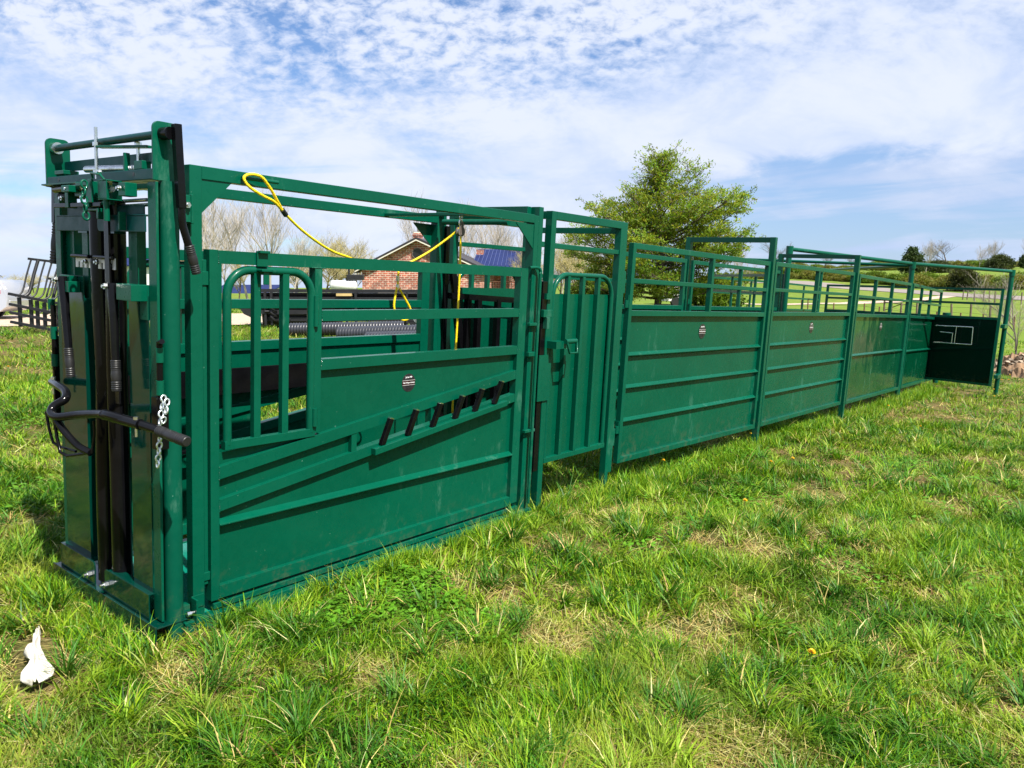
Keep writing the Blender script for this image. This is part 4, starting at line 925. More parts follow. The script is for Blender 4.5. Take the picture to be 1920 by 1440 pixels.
# leafless bush at the right edge, beside the rubble
make_twig('bush', M['twig'], M['twigd'], seed=31, h=3.4, spread=.5, levels=4, trunk=.035, up=.3, kids=(4, 5), first=.02)
t = put_twig('bush', 'bare_bush', 'leafless brown bush at the right edge behind the rubble heap', 'shrub', 1908, 24, .95, .3, None, -.1, 1.1)

# ---- leafy crowns made of many small leaf faces
def leaf_mesh(name, pts, nrm, size, cols, m, parent, aspect=1.8, seed=0, tri=False):
    """one small leaf face per point"""
    r = np.random.RandomState(seed); n = len(pts)
    a = r.normal(size=(n, 3)); a /= np.linalg.norm(a, axis=1)[:, None]
    a = a * (1 - 0.5) + nrm * .5; a /= np.linalg.norm(a, axis=1)[:, None]
    c = np.cross(a, r.normal(size=(n, 3))); c /= np.linalg.norm(c, axis=1)[:, None]
    sz = (size * r.uniform(.6, 1.4, n))[:, None]
    v0 = pts - c * sz * .5; v1 = pts + a * sz * aspect * .5 ; v2 = pts + c * sz * .5; v3 = pts - a * sz * aspect * .5
    V = np.stack([v0, v1, v2, v3], 1).reshape(-1, 3).astype(np.float32); k = 4
    me = bpy.data.meshes.new(name); me.vertices.add(n * k); me.vertices.foreach_set('co', V.ravel())
    me.loops.add(n * k); me.loops.foreach_set('vertex_index', np.arange(n * k, dtype=np.int32)); me.polygons.add(n); me.polygons.foreach_set('loop_start', np.arange(n, dtype=np.int32) * k)
    at_ = me.color_attributes.new('col', 'FLOAT_COLOR', 'POINT'); C4 = np.ones((n, k, 4), np.float32); C4[:, :, :3] = cols[:, None, :]; at_.data.foreach_set('color', C4.ravel())
    me.materials.append(m); me.update(calc_edges=True); o = bpy.data.objects.new(name, me); COL.objects.link(o)
    if parent is not None: o.parent = parent
    return o
def pine():
    t = thing_at('evergreen_tree', 'tall yellow-green pine tree with open uneven crown behind the alley panels', 'tree', 1234, 43)
    r = random.Random(77); nr = np.random.RandomState(7); H = 9.1; b = B(); pts = []; nn = []; cl = []
    trunk = [Vector((.12 * math.sin(z * .7), .1 * math.cos(z * .9), z)) for z in np.linspace(-.3, H - .3, 24)]
    b.tube(trunk, [.20 * (1 - i / 25) + .02 for i in range(24)], 10)
    def clump(p, d, s, n):
        sh = r.choice((r.uniform(.5, .8), r.uniform(.8, 1.15), r.uniform(.8, 1.15))); yel = r.random() ** 1.5
        for _ in range(n):
            q = Vector((r.gauss(0, s), r.gauss(0, s), r.gauss(0, s * .55))); pts.append(p + q + d * r.uniform(0, s)); nn.append((d + q.normalized() * .9 + Vector((0, 0, .4))).normalized())
            cl.append((((.20 + .18 * yel) * sh * r.uniform(.7, 1.2)), (.27 + .10 * yel) * sh * r.uniform(.8, 1.15), (.030 + .02 * r.random()) * sh))
    def prof(z, az):
        """crown reach at height z; az = 0 towards the right of the view"""
        f = z / H; c = math.cos(az)
        right = np.interp(f, [.06, .15, .3, .45, .58, .68, .78, .88, 1.0], [3.8, 4.6, 4.6, 4.8, 4.5, 3.0, 1.8, .9, .3])
        left = np.interp(f, [.06, .15, .3, .45, .58, .68, .78, .88, 1.0], [4.4, 5.2, 5.1, 4.2, 3.2, 2.0, 1.1, .7, .2])
        return (right * (1 + c) / 2 + left * (1 - c) / 2) * (.55 + .45 * abs(c)) if abs(c) < .5 else right * (c > 0) + left * (c < 0)
    z = .75
    while z < H - .2:
        k = 5 if z < H * .72 else 4
        a0 = r.random() * 6.28
        for j in range(k):
            if r.random() < .10: continue
            az = a0 + j * 6.283 / k + r.uniform(-.4, .4); ln = prof(z, az) * r.choice((r.uniform(.45, .8), r.uniform(.85, 1.12))); rise = np.interp(z / H, [0, .4, .7, .85, 1], [.10, .34, .80, 1.3, 1.8])
            d = Vector((math.cos(az) * RT.x + math.sin(az) * FW.x, math.cos(az) * RT.y + math.sin(az) * FW.y, 0)); i = min(22, int(z / H * 23)); p0 = trunk[i].copy(); p0.z = z
            z0 = z - (.55 if z / H > .5 else .1) * ln * rise * .5; p0.z = max(.4, z0); P = []; m_ = 7
            for s in range(m_ + 1):
                f = s / m_; P.append(p0 + d * ln * f + Vector((r.gauss(0, .05), r.gauss(0, .05), ln * rise * (f ** 1.25) + r.gauss(0, .04))))
            b.tube(P, [max(.012, .055 * (1 - f_ / m_) * (ln / 4) + .012) for f_ in range(m_ + 1)], 5, caps=False)
            for s in range(3, m_ + 1):
                f = s / m_
                for q in range(3 + int(ln * 2.2 * (.25 + f))):
                    side = Vector((-d.y, d.x, 0)) * r.gauss(0, .32 + .22 * ln * .35); o_ = P[s] + side + Vector((0, 0, r.gauss(.05, .17))) - d * r.uniform(0, .5)
                    if s == m_ and q == 0: o_ = P[s] + d * .35 + Vector((0, 0, .45))
                    if q % 2 == 0 or s == m_: b.tube([P[s - 1], o_], .011, 3, caps=False)
                    clump(o_, (d + Vector((0, 0, .7))).normalized(), .15, 22 if z / H < .6 else 14)
        z += r.uniform(.28, .48) if z < H * .6 else r.uniform(.38, .62)
    t.scale = (.95, .95, .92)
    b.build('trunk', M['bark'], t)
    # needle colour goes to a darker green towards the foot of the crown
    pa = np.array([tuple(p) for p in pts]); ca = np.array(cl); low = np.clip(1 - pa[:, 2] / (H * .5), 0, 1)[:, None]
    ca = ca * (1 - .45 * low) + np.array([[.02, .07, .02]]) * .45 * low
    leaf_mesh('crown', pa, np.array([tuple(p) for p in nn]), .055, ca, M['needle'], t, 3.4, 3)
pine()
def bush_obj(key, seed, n, rad, hgt, cols, size, lobes=14, holes=.3):
    """shrub or tree crown: leaves in many small clusters spread through an uneven volume"""
    r = np.random.RandomState(seed); C = []
    for i in range(lobes * 9):
        a = r.rand() * 6.283; q = math.sqrt(r.rand()) * rad; zz = r.rand(); q *= math.sqrt(max(.05, 1 - (zz * 1.6 - .55) ** 2)) ; C.append((q * math.cos(a), q * math.sin(a), .08 * hgt + zz * hgt * .9, r.uniform(.08, .20) * rad, r.rand(), r.rand()))
    C = np.array(C); ci = r.randint(0, len(C), n); off = r.normal(size=(n, 3)); P = C[ci, :3] + off * C[ci, 3:4] * np.array([[1, 1, .8]])
    P[:, 2] = np.maximum(P[:, 2], .02); nn = off / np.linalg.norm(off, axis=1)[:, None]; nn[:, 2] += .4; nn /= np.linalg.norm(nn, axis=1)[:, None]
    c0, c1 = np.array(cols[0]), np.array(cols[1]); w_ = C[ci, 4:5]; col = (c0 * (1 - w_) + c1 * w_) * (.65 + .6 * C[ci, 5:6]) * r.uniform(.8, 1.2, (n, 1))
    b = B(); rr = random.Random(seed)
    for i in range(9):
        a = rr.random() * 6.28; q = rr.random() * rad * .7; b.tube([(0.05 * math.cos(a), .05 * math.sin(a), -.2), (q * .4 * math.cos(a), q * .4 * math.sin(a), hgt * .35), (q * math.cos(a), q * math.sin(a), hgt * rr.uniform(.6, .85))], [.05 * rad / 1.5, .035 * rad / 1.5, .012], 5)
    return P, nn, col, b, size, seed
BU = {}
def put_bush(key, name, label, cat, px, depth, s=1.0, rz=0.0, group=None, sx=1.0, dz=0.0):
    t = thing_at(name, label, cat, px, depth, rz, group, dz); v = BU[key]
    if len(v) == 6:
        P, nn, col, b, size, seed = v; o1 = b.build('stems', M['bark'], t); o2 = leaf_mesh('foliage', P, nn, size, col, M['leaf'], t, 1.5, seed); BU[key] = (o1, o2)
    else:
        for o in v: c = o.copy(); COL.objects.link(c); c.parent = t
    t.scale = (s * sx, s * sx, s); return t
BU['green'] = bush_obj('green', 5, 9000, 2.2, 2.6, ((.11, .18, .02), (.20, .25, .035)), .16)
BU['tan'] = bush_obj('tan', 6, 8000, 2.4, 2.2, ((.25, .19, .06), (.17, .20, .035)), .15)
BU['cedar'] = bush_obj('cedar', 9, 9000, 1.7, 4.6, ((.030, .055, .026), (.075, .100, .036)), .17)
BU['cedarw'] = bush_obj('cedarw', 19, 14000, 3.0, 4.2, ((.040, .058, .030), (.100, .105, .048)), .20)
BU['juniper'] = bush_obj('juniper', 11, 12000, 1.9, 3.2, ((.030, .055, .022), (.10, .085, .035)), .13)
put_bush('green', 'leafy_shrub', 'bright green shrub under the right side of the pine', 'shrub', 1118, 44, .72, 0, None, 1.0)
put_bush('green', 'leafy_shrub', 'olive shrub at the foot of the pine seen through the far rails', 'shrub', 1338, 46, .80, 2.0, None, .9)
put_bush('cedar', 'cedar_tree', 'tall dark cedar tree on the bank left of the overhead pipe post', 'tree', 1703, 118, 1.05, 0, None, .95)
put_bush('cedarw', 'cedar_tree', 'broad dark cedar on the skyline above the end gate', 'tree', 1864, 165, .66, 1.0, None, 1.3, .0)
put_bush('cedar', 'cedar_tree', 'small dark cedar on the skyline at the right edge', 'tree', 1908, 170, .62, 1.0)
put_bush('juniper', 'juniper_bush', 'rounded dark juniper standing alone on the grassy bank', 'shrub', 1799, 97, .92, .5)
put_bush('cedarw', 'cedar_tree', 'dark evergreen thicket on the skyline left of the bare tree', 'tree', 1750, 150, .50, 2.0, None, 1.6)
GH = 'shrubs along the road bank'
rr = random.Random(9)
for i in range(42):
    px = 1395 + i * 13.2 + rr.uniform(-5, 5); D = np.interp(px, [1395, 1480, 1680, 1800, 1960], [140, 128, 108, 100, 94]) + rr.uniform(0, 7)
    if 1785 < px < 1815: continue
    put_bush(rr.choice(('green', 'tan', 'tan')), 'hedge_shrub', 'yellow-green shrub in the ragged hedge on the road bank', 'shrub', px, D, rr.uniform(.38, .66), rr.random() * 6, GH, rr.uniform(1.2, 1.7))
for i in range(26):
    px = 1400 + i * 21 + rr.uniform(-8, 8); D = 180 + rr.uniform(-10, 35)
    put_bush(rr.choice(('tan', 'tan', 'green')), 'hedge_shrub', 'distant shrub of the skyline hedgerow beyond the hill field', 'shrub', px, D, rr.uniform(.45, .95), rr.random() * 6, 'skyline hedgerow shrubs', 1.6)
for px, D, s, key, lab in ((1772, 150, .95, 'dark', 'dark leafless tree on the skyline between the two cedars'), (1728, 140, .75, 'tall1', 'pale leafless tree behind the tall dark cedar'), (1825, 170, .7, 'tall2', 'pale leafless tree left of the broad cedar'),
                           (1846, 172, .75, 'tall1', 'pale leafless tree just left of the broad cedar'), (1454, 150, 1.0, 'dark', 'dark leafless tree behind the square hoop'), (1540, 165, .6, 'dark', 'leafless tree on the skyline over the tub rails'), (1395, 90, .75, 'tall2', 'leafless tree behind the far rails right of the pine'),
                           (1590, 170, .55, 'dark', 'small leafless tree behind the overhead pipe'), (1915, 165, .85, 'tall1', 'pale leafless tree cut by the right edge')):
    put_twig(key, 'bare_tree', lab, 'tree', px, D, s, px * .37, 'leafless trees on the hill', 0, 1.3 if key == 'dark' else 1.0)
# ---- pasture fence
def wire_fence(label, pts, hgt, m, rad=.06, wires=(.35, .75), lean=0.03, seed=1):
    a = at(*pts[0]); t = thing('wire_fence', label, 'fence', tuple(a), eq=False); r = random.Random(seed); tops = []
    for px, D in pts:
        p = at(px, D) - a; h = hgt * r.uniform(.85, 1.1); q = p + Vector((r.gauss(0, lean), r.gauss(0, lean), h)); b = B(); b.tube([p - Vector((0, 0, .3)), q], rad, 7); b.build('post', m, t); tops.append((p, q))
    for f in wires:
        b = B()
        for u, v in zip(tops[:-1], tops[1:]): b.tube([u[0].lerp(u[1], f), v[0].lerp(v[1], f)], .008, 4)
        b.build('wire', M['blackm'], t)
    return t
wire_fence('dark wooden post fence crossing the pasture behind the end gate', [(1600, 64), (1655, 62), (1668, 61), (1686, 60), (1716, 59.5), (1782, 58), (1817, 57), (1853, 56), (1890, 54), (1935, 52)], .95, M['wood'], .075)
wire_fence('short rusty steel post fence running in front of the wooden posts', [(1500, 60), (1512, 58), (1560, 56), (1592, 55), (1618, 54), (1645, 53), (1665, 52), (1700, 51), (1740, 50), (1752, 49), (1798, 48), (1842, 47), (1900, 45)], .75, M['rust'], .045, seed=3)
wire_fence('pale post fence beside the road with a small gate frame', [(1800, 82), (1808, 82), (1822, 80), (1839, 79), (1850, 78), (1860, 77), (1871, 76), (1890, 75), (1910, 74)], 1.15, M['wood'], .06, seed=5)
t = thing_at('brace_frame', 'weathered wooden brace rails between pasture fence posts', 'fence', 1668, 61)
b = B(); o_ = at(1668, 61)
def rel(px, D, z): p = at(px, D) - o_; p.z += z; return p
b.tube([rel(1655, 62, .7), rel(1686, 60, .72)], .035, 6); b.build('rail', M['wood'], t)
b = B(); b.tube([rel(1657, 62, .1), rel(1686, 60, .7)], .035, 6); b.build('brace', M['wood'], t)
b = B(); b.tube([rel(1686, 60, .72), rel(1716, 59.5, .6)], .035, 6); b.build('rail', M['wood'], t)

# ------------------------------------------------------------------ things in the yard
def silver_car():
    t = thing_at('silver_car', 'silver sedan parked at the left edge with its red and clear tail lamp showing', 'car', -55, 19.6, VIEW + R_(14), dz=-.02)
    # local x = towards the tail (right), y = away, z up; tail at x = 1.15
    prof = [(-3.4, .35), (-3.45, .62), (-3.3, .74), (-2.3, .86), (-1.5, 1.30), (-.9, 1.40), (-.1, 1.38), (.55, 1.06), (.62, 1.02), (1.02, 1.00), (1.10, .93), (1.16, .70), (1.20, .52), (1.18, .34), (1.02, .22), (-3.2, .22)]
    b = B(); n = len(prof); secs = [(-.86, .90), (-.80, 1.0), (.80, 1.0), (.86, .90)]; vs = []
    for y, s in secs:
        for x, z in prof: vs.append((-1.1 + (x + 1.1) * (.985 if s < 1 else 1), y * (1 if z < .95 else .80 if z > 1.2 else .95), z * (.985 if s < 1 else 1)))
    fs = []
    for k in range(3):
        for i in range(n): j = (i + 1) % n; fs.append((k * n + i, k * n + j, (k + 1) * n + j, (k + 1) * n + i))
    fs += [tuple(reversed(range(n))), tuple(range(3 * n, 4 * n))]
    b.add(vs, fs); bd = b.build('body', M['silver'], t, bevel=.02)
    for p in bd.data.polygons: p.use_smooth = True
    for y in (-.83, .83):
        b = B(); s = -1 if y < 0 else 1
        b.poly([(-2.15, y * .985, .90), (-1.45, y * .88, 1.25), (-.15, y * .88, 1.28), (.30, y * .95, 1.02), (.30, y * .985, .90)], (0, .012 * s, 0)); b.build('side_window', M['glass'], t)
        for x in (-2.45, .25):
            b = B(); b.tube([(x, y - .10 * s, .31), (x, y + .04 * s, .31)], .31, 28); w_ = b.build('wheel', M['rubber'], t)
            b = B(); b.tube([(x, y + .04 * s, .31), (x, y + .048 * s, .31)], .20, 24); b.build('rim', M['zinc'], w_)
        b = B(); b.poly([(.84, y * .985, .92), (1.09, y * .93, .92), (1.17, y * .9, .66), (.96, y * 1.0, .66)], (0, .05 * s, 0)); b.m = 1; b.poly([(.93, y * 1.0, .83), (1.13, y * .93, .83), (1.15, y * .92, .76), (.92, y * 1.01, .76)], (0, .056 * s, 0)); b.build('tail_lamp', [M['red'], M['clear']], t)
    b = B(); b.poly([(.02, -.66, 1.375), (.02, .66, 1.375), (.56, .72, 1.09), (.56, -.72, 1.09)], (.01, 0, .012)); b.build('rear_window', M['glass'], t)
    b = B(); b.box(1.17, 1.215, -.80, .80, .34, .50); b.build('bumper', M['silver'], t, bevel=.015)
silver_car()
def feed_rack():
    t = thing_at('hay_feeder', 'black steel hay feeder racks with slanted bars standing left of the chute', 'feeder', 43, 15.5, VIEW)
    m = M['blackm']
    for y, x0, x1, z0, z1, k in ((0, .22, 1.3, .66, 1.42, 8), (.5, .30, 1.5, .30, 1.04, 8)):
        b = B(); b.beam((x0, y, z1), (x1, y, z1 - .13), .04, .045)
        for i in range(k):
            x = x0 + .06 + .135 * i; dz = -.12 * (x - x0)
            b.tube(smooth([(x, y, z1 + dz), (x - .05, y - .10, (z0 + z1) / 2 + .08 + dz), (x - .09, y - .22, z0 + .12 + dz), (x - .17, y - .32, z0 + .04 + dz)], 3), .017 if i != 1 else .032, 7)
        b.build('rack', m, t)
    for z in (.74, .54, .38, .20):
        b = B(); b.beam((0, -.34, z), (1.4, -.34, z - .28), .05, .05); b.build('rail', m, t)
    for x in (.16, .38, .50, .64, .90, 1.15):
        b = B(); b.beam((x, -.30, .10), (x, -.28, .70 - .2 * x), .05, .055, (1, 0, 0)); b.build('post', m, t)
feed_rack()
def flat_stack():
    t = thing_at('flatbed_trailer', 'black flatbed trailer loaded with stacked black steel frames behind the chute', 'trailer', 470, 21.5, VIEW + R_(4), dz=-.05)
    m = M['blackm']; r = random.Random(2)
    for i, (z, x0, x1) in enumerate(((.28, .35, 6.6), (.48, .2, 6.7), (.66, -.05, 6.9), (.84, .1, 6.8), (1.06, .15, 7.2))):
        for y in (0, 1.5):
            b = B(); b.beam((x0, y + r.uniform(-.05, .05), z), (x1, y, z - .04), .09, .11 if i < 4 else .09); b.build('side_rail', m, t)
        b = B()
        for k in range(12): x = x0 + .2 + k * (x1 - x0 - .4) / 11; b.beam((x, -.02, z), (x, 1.55, z), .05, .05)
        b.build('cross_member', m, t)
    for x in (.45, .62, 2.9, 4.3, 5.6):
        b = B(); b.beam((x, -.08, .12), (x, -.08, 1.02), .10, .06, (1, 0, 0)); b.build('stake', m, t)
    b = B(); b.box(.15, 6.9, .1, 1.4, .70, .74); b.build('deck', m, t)
    for x0, x1, z0, z1 in ((.30, 2.3, .12, .66), (2.3, 4.2, .50, .66), (4.2, 6.4, .46, .66), (.05, 6.9, .78, 1.0)):
        b = B(); b.poly([(x0, .03, z1), (x1, .03, z1 - .03), (x1, .15, z0), (x0, .15, z0)], (0, 1.3, 0)); b.build('feed_trough', m, t, bevel=.01)
    b = B(); b.poly([(-.28, -.05, .62), (.30, -.05, .60), (.30, -.05, .36), (.10, -.05, .30), (-.15, -.05, .42)], (0, .12, 0)); b.build('tongue_box', m, t)
    b = B()
    for k in range(5): b.tube([(.55 + .12 * math.cos(k * 1.3) , -.15, .25 + .12 * k), (.75, -.12, .22 + .14 * k), (.6, -.2, .35 + .12 * k)], .035, 7)
    b.build('chain_binder', m, t)
    for x in (4.6, 5.5):
        b = B(); b.tube([(x, -.02, .30), (x, .22, .30)], .30, 24); w_ = b.build('wheel', M['rubber'], t); b = B(); b.tube([(x, -.03, .30), (x, -.02, .30)], .15, 20); b.build('rim', M['zinc'], w_)
    for x in (2.65, 3.25):
        b = B(); cyl(b, (x, -.1, .05), (x, -.1, .42), .035, 8); b.box(x - .12, x + .12, -.2, 0, .02, .06); b.build('jack', m, t)
flat_stack()
def corr_pipe(label, p, q, r=.155):
    a = Vector(p); t = thing('corrugated_pipe', label, 'pipe', tuple(a), eq=False, group='black corrugated drain pipes lying in the grass'); b = B(); d = Vector(q) - a; n = int(d.length / .018); P = []; R2 = []
    for i in range(n + 1): P.append(d * (i / n)); R2.append(r * (1 + .06 * math.sin(i * 2 * math.pi / 4)))
    b.tube(P, R2, 20, caps=False); b.tube([P[0] + d.normalized() * .02, P[0] + d.normalized() * .03], r * .9, 16)
    return b.build('shell', M['pipe'], t)
corr_pipe('black corrugated pipe with its left end nearest the trailer tongue', at(545, 18.8, .16), at(760, 18.4, .30))
corr_pipe('black corrugated pipe with its open end in the middle of the bundle', at(636, 17.9, .14), at(830, 17.2, .36))
corr_pipe('black corrugated pipe lowest and rightmost of the bundle', at(688, 17.2, .10), at(850, 16.6, .28))
t = thing_at('smoker_grill', 'white tank with a black box smoker parked beside the brick house', 'tank', 650, 40, VIEW)
b = B(); b.tube([(-.75, 0, 1.05), (-.68, 0, 1.05), (.55, 0, 1.05), (.62, 0, 1.05)], [.12, .27, .27, .12], 18); b.build('tank', M['white'], t)
b = B(); b.box(.1, .95, -.2, .2, 1.33, 1.60); b.build('box', M['blackm'], t, bevel=.03); b = B(); cyl(b, (.2, 0, 1.6), (.2, 0, 1.95), .05, 10); b.build('chimney', M['blackm'], t)
b = B(); b.box(-.7, 1.6, -.25, .25, .65, .75); b.build('frame', M['blackm'], t)
for x in (-.5, .9):
    b = B(); cyl(b, (x, -.35, .3), (x, -.2, .3), .3, 18); b.build('wheel', M['rubber'], t)
t = thing_at('wooden_box', 'small tan box lying on the stacked black frames', 'box', 646, 21.6, VIEW, dz=.92)
b = B(); b.box(-.18, .22, -.1, .2, 0.0, .07); b.build('shell', simple('tan_board', (.55, .40, .16), .7), t)
t = thing_at('white_van', 'white vehicle glimpsed under the pine behind the far rails', 'van', 1278, 55, VIEW + .3)
b = B(); b.poly([(-1.6, -.8, .3), (1.7, -.8, .3), (1.7, -.8, 1.0), (1.1, -.8, 1.15), (.6, -.8, 1.8), (-1.6, -.8, 1.85)], (0, 1.6, 0)); b.build('body', M['white'], t, bevel=.06)
b = B(); b.poly([(.2, -.82, 1.2), (1.0, -.82, 1.2), (.6, -.82, 1.65), (.2, -.82, 1.68)], (0, .02, 0)); b.build('side_window', M['glass'], t)
for x in (-1., 1.1):
    b = B(); cyl(b, (x, -.83, .32), (x, -.6, .32), .32, 20); b.build('wheel', M['rubber'], t)
# rubble heap on the right
def rubble():
    t = thing_at('rubble_heap', 'heap of broken brown rock and soil at the right edge behind the end gate', 'rubble heap', 1945, 18.5, VIEW)
    r = random.Random(6); nr = np.random.RandomState(3); b = B(); n = 60; m_ = 26; vs = []; fs = []
    for i in range(n + 1):
        for j in range(m_ + 1):
            x = -1.1 + 4.0 * i / n; y = -.9 + 2.2 * j / m_; h = .66 * max(0, 1 - ((x - 1.2) / 2.15) ** 2) ** .5 * max(0, 1 - ((y - .2) / 1.1) ** 2) ** .6
            h += (.09 * math.sin(x * 5 + y * 3) + .05 * nr.normal()) * (h > .05); vs.append((x, y, h - .12))
    for i in range(n):
        for j in range(m_): a = i * (m_ + 1) + j; fs.append((a, a + 1, a + m_ + 2, a + m_ + 1))
    b.add(vs, fs); b.build('soil', simple('broken_soil', (.24, .15, .085), .95, 0, .5, 3, .03), t)
    b = B()
    for k in range(230):
        x = r.uniform(-1.0, 2.6); y = r.uniform(-.85, .5); h = .66 * max(0, 1 - ((x - 1.2) / 2.15) ** 2) ** .5 * max(0, 1 - ((y - .2) / 1.1) ** 2) ** .6; s = r.uniform(.02, .085)
        c = Vector((x, y, h - .09)); P = [c + Vector((r.uniform(-1, 1), r.uniform(-1, 1), r.uniform(-.6, .8))) * s for _ in range(9)]
        bm = bmesh.new(); [bm.verts.new(p) for p in P]; bmesh.ops.convex_hull(bm, input=bm.verts); bm.verts.index_update(); b.add([v.co.copy() for v in bm.verts], [tuple(v.index for v in f.verts) for f in bm.faces]); bm.free()
    o = b.build('stones', simple('broken_rock', (.32, .25, .18), .9, 0, .55, 5, .004), t); o['kind'] = 'stuff'
rubble()
# ------------------------------------------------------------------ small things in the grass
def eqp(x, y, z=0.0): v = EQ @ Vector((x, y, z)); return v
def on_ground(px, py):
    d = CM @ Vector(((px - 960) / 1463.4, -(py - 720) / 1463.4, -1)); s = .5
    for _ in range(4000):
        p = CAM + d * s
        if p.z <= T(p.x, p.y): break
        s += .01
    return Vector((p.x, p.y, T(p.x, p.y)))
fl = None
for i, (px, py) in enumerate(((1216, 876), (1240, 886), (1441, 888), (1396, 966), (1404, 832), (1484, 881), (1667, 775), (1725, 816), (1838, 733), (1862, 741), (1878, 722), (1893, 712), (1890, 722), (1862, 755), (1513, 1268), (56, 686), (17, 703))):
    p = on_ground(px, py); r = random.Random(i)
    if fl is None:
        fl = thing('dandelion', 'small yellow dandelion bloom standing in the grass', 'flower', tuple(p), eq=False, group='dandelions in the grass')
        b = B(); b.tube([(0, 0, 0), (.004, 0, .06), (.0, 0, .115)], .0022, 6); b.build('stem', M['stemg'], fl)
        b = B()
        for ring, (rad, zz, n) in enumerate(((.020, .112, 22), (.016, .118, 18), (.010, .123, 12))):
            for k in range(n):
                a = k * 6.283 / n + ring * .2; c, s = math.cos(a), math.sin(a); w_ = .0028
                b.add([(0, 0, zz - .006), (c * rad * .6 - s * w_, s * rad * .6 + c * w_, zz), (c * rad, s * rad, zz + .002), (c * rad * .6 + s * w_, s * rad * .6 - c * w_, zz)], [(0, 1, 2, 3)])
        b.build('bloom', M['dandy'], fl)
    else:
        c = dup(fl); c.location = p; c.rotation_euler = (r.uniform(-.15, .15), r.uniform(-.15, .15), r.random() * 6)
def rag():
    p = on_ground(72, 1268); t = thing('cloth_rag', 'crumpled white cloth rag lying in the grass at lower left', 'rag', tuple(p), eq=False)
    # outline in ground axes (u right, v away), lying on the grass with folds
    cl = [(-.012, -.075, .012), (-.008, -.060, .050), (.0, -.035, .056), (.006, -.008, .038), (.004, .015, .026), (-.004, .035, .030), (-.014, .055, .034), (-.012, .075, .026), (.002, .092, .012), (.006, .120, .011), (.010, .140, .014), (.010, .150, .010)]
    fw_ = Vector((p.x - CAM.x, p.y - CAM.y, 0)).normalized(); rt_ = Vector((fw_.y, -fw_.x, 0))
    b = B(); vs = []; fs = []; m_ = 16; r = random.Random(3); n = 40
    for i in range(n + 1):
        f = i / n * (len(cl) - 1); k = min(int(f), len(cl) - 2); a = f - k; cx, cy, hw = [cl[k][q] * (1 - a) + cl[k + 1][q] * a for q in range(3)]
        hw *= 1 + .05 * math.sin(i * .45)
        for j in range(m_ + 1):
            s = j / m_ * 2 - 1; z = .060 + .016 * abs(math.sin(s * 3.1 + i * .16)) + .006 * math.sin(s * 8 - i * .25) - .016 * s * s
            q = rt_ * (cx + s * hw) * 1.0 + fw_ * (cy + .004 * math.sin(s * 3)) * 2.0; vs.append((q.x, q.y, z + T(p.x + q.x, p.y + q.y) - p.z))
    for i in range(n):
        for j in range(m_): a = i * (m_ + 1) + j; fs.append((a, a + 1, a + m_ + 2, a + m_ + 1))
    b.add(vs, fs, True); o = b.build('fabric', M['cloth'], t); md = o.modifiers.new('thickness', 'SOLIDIFY'); md.thickness = .003
rag()
# ------------------------------------------------------------------ grass: every blade a strip, one object because nobody could count it
def vnoise(x, y, sc, seed):
    r = np.random.RandomState(seed); g = r.rand(257, 257); u = x * sc + 1000.3; v = y * sc + 1000.7
    i = np.floor(u).astype(int); j = np.floor(v).astype(int); f = u - i; h = v - j; f = f * f * (3 - 2 * f); h = h * h * (3 - 2 * h)
    a = g[i % 256, j % 256]; b = g[(i + 1) % 256, j % 256]; c = g[i % 256, (j + 1) % 256]; d = g[(i + 1) % 256, (j + 1) % 256]
    return (a * (1 - f) + b * f) * (1 - h) + (c * (1 - f) + d * f) * h
RG = np.random.RandomState(42)
GA = [[], [], []]      # vertices, faces(quads as 4, tip as degenerate-free tri), colours
Vs, Fq, Ft, Cs = [], [], [], []; NV = [0]
def blades(P, az, th0, th1, ln, wd, col, segs):
    """P base points; az heading; th0 -> th1 lean from vertical; returns nothing, appends strips"""
    n = len(P); k = segs; s = np.linspace(0, 1, k + 1)
    hx = np.cos(az); hy = np.sin(az); tw = RG.uniform(-.9, .9, n); wx = -np.sin(az + tw); wy = np.cos(az + tw)
    x = np.zeros(n); z = np.zeros(n); pts = []; 
    for i in range(k + 1):
        if i:
            th = th0 + (th1 - th0) * (s[i] + s[i - 1]) / 2; x = x + np.sin(th) * ln / k; z = z + np.cos(th) * ln / k
        w = wd * (1 - s[i] ** 1.6) * (.75 + .5 * math.sin(math.pi * min(1, s[i] * 1.4 + .1)))
        c = np.stack([P[:, 0] + hx * x, P[:, 1] + hy * x, P[:, 2] + z], 1)
        if i < k:
            o = np.stack([wx * w / 2, wy * w / 2, np.zeros(n)], 1); pts += [c - o, c + o]
        else: pts.append(c)
    V = np.stack(pts, 1); m = 2 * k + 1; base = NV[0] + np.arange(n)[:, None] * m
    for i in range(k - 1): Fq.append((base + np.array([[2 * i, 2 * i + 1, 2 * i + 3, 2 * i + 2]])).reshape(-1, 4))
    Ft.append((base + np.array([[2 * k - 2, 2 * k - 1, 2 * k]])).reshape(-1, 3))
    cc = np.ones((n, m, 4), np.float32); cc[:, :, :3] = col[:, None, :]
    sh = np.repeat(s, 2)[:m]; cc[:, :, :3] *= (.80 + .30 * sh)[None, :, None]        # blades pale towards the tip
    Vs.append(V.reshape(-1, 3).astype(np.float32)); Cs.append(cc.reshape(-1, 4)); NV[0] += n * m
RAG = on_ground(72, 1268); RAGD = (RAG - CAM); RAGD.z = 0; RAGD.normalize()
def sector(n, r0, r1, a=R_(46), a2=None):
    r = np.sqrt(RG.uniform(r0 ** 2, r1 ** 2, n)); t = RG.uniform(-a, a, n)
    x = CAM.x + r * (np.cos(t) * FW.x + np.sin(t) * RT.x); y = CAM.y + r * (np.cos(t) * FW.y + np.sin(t) * RT.y); return x, y
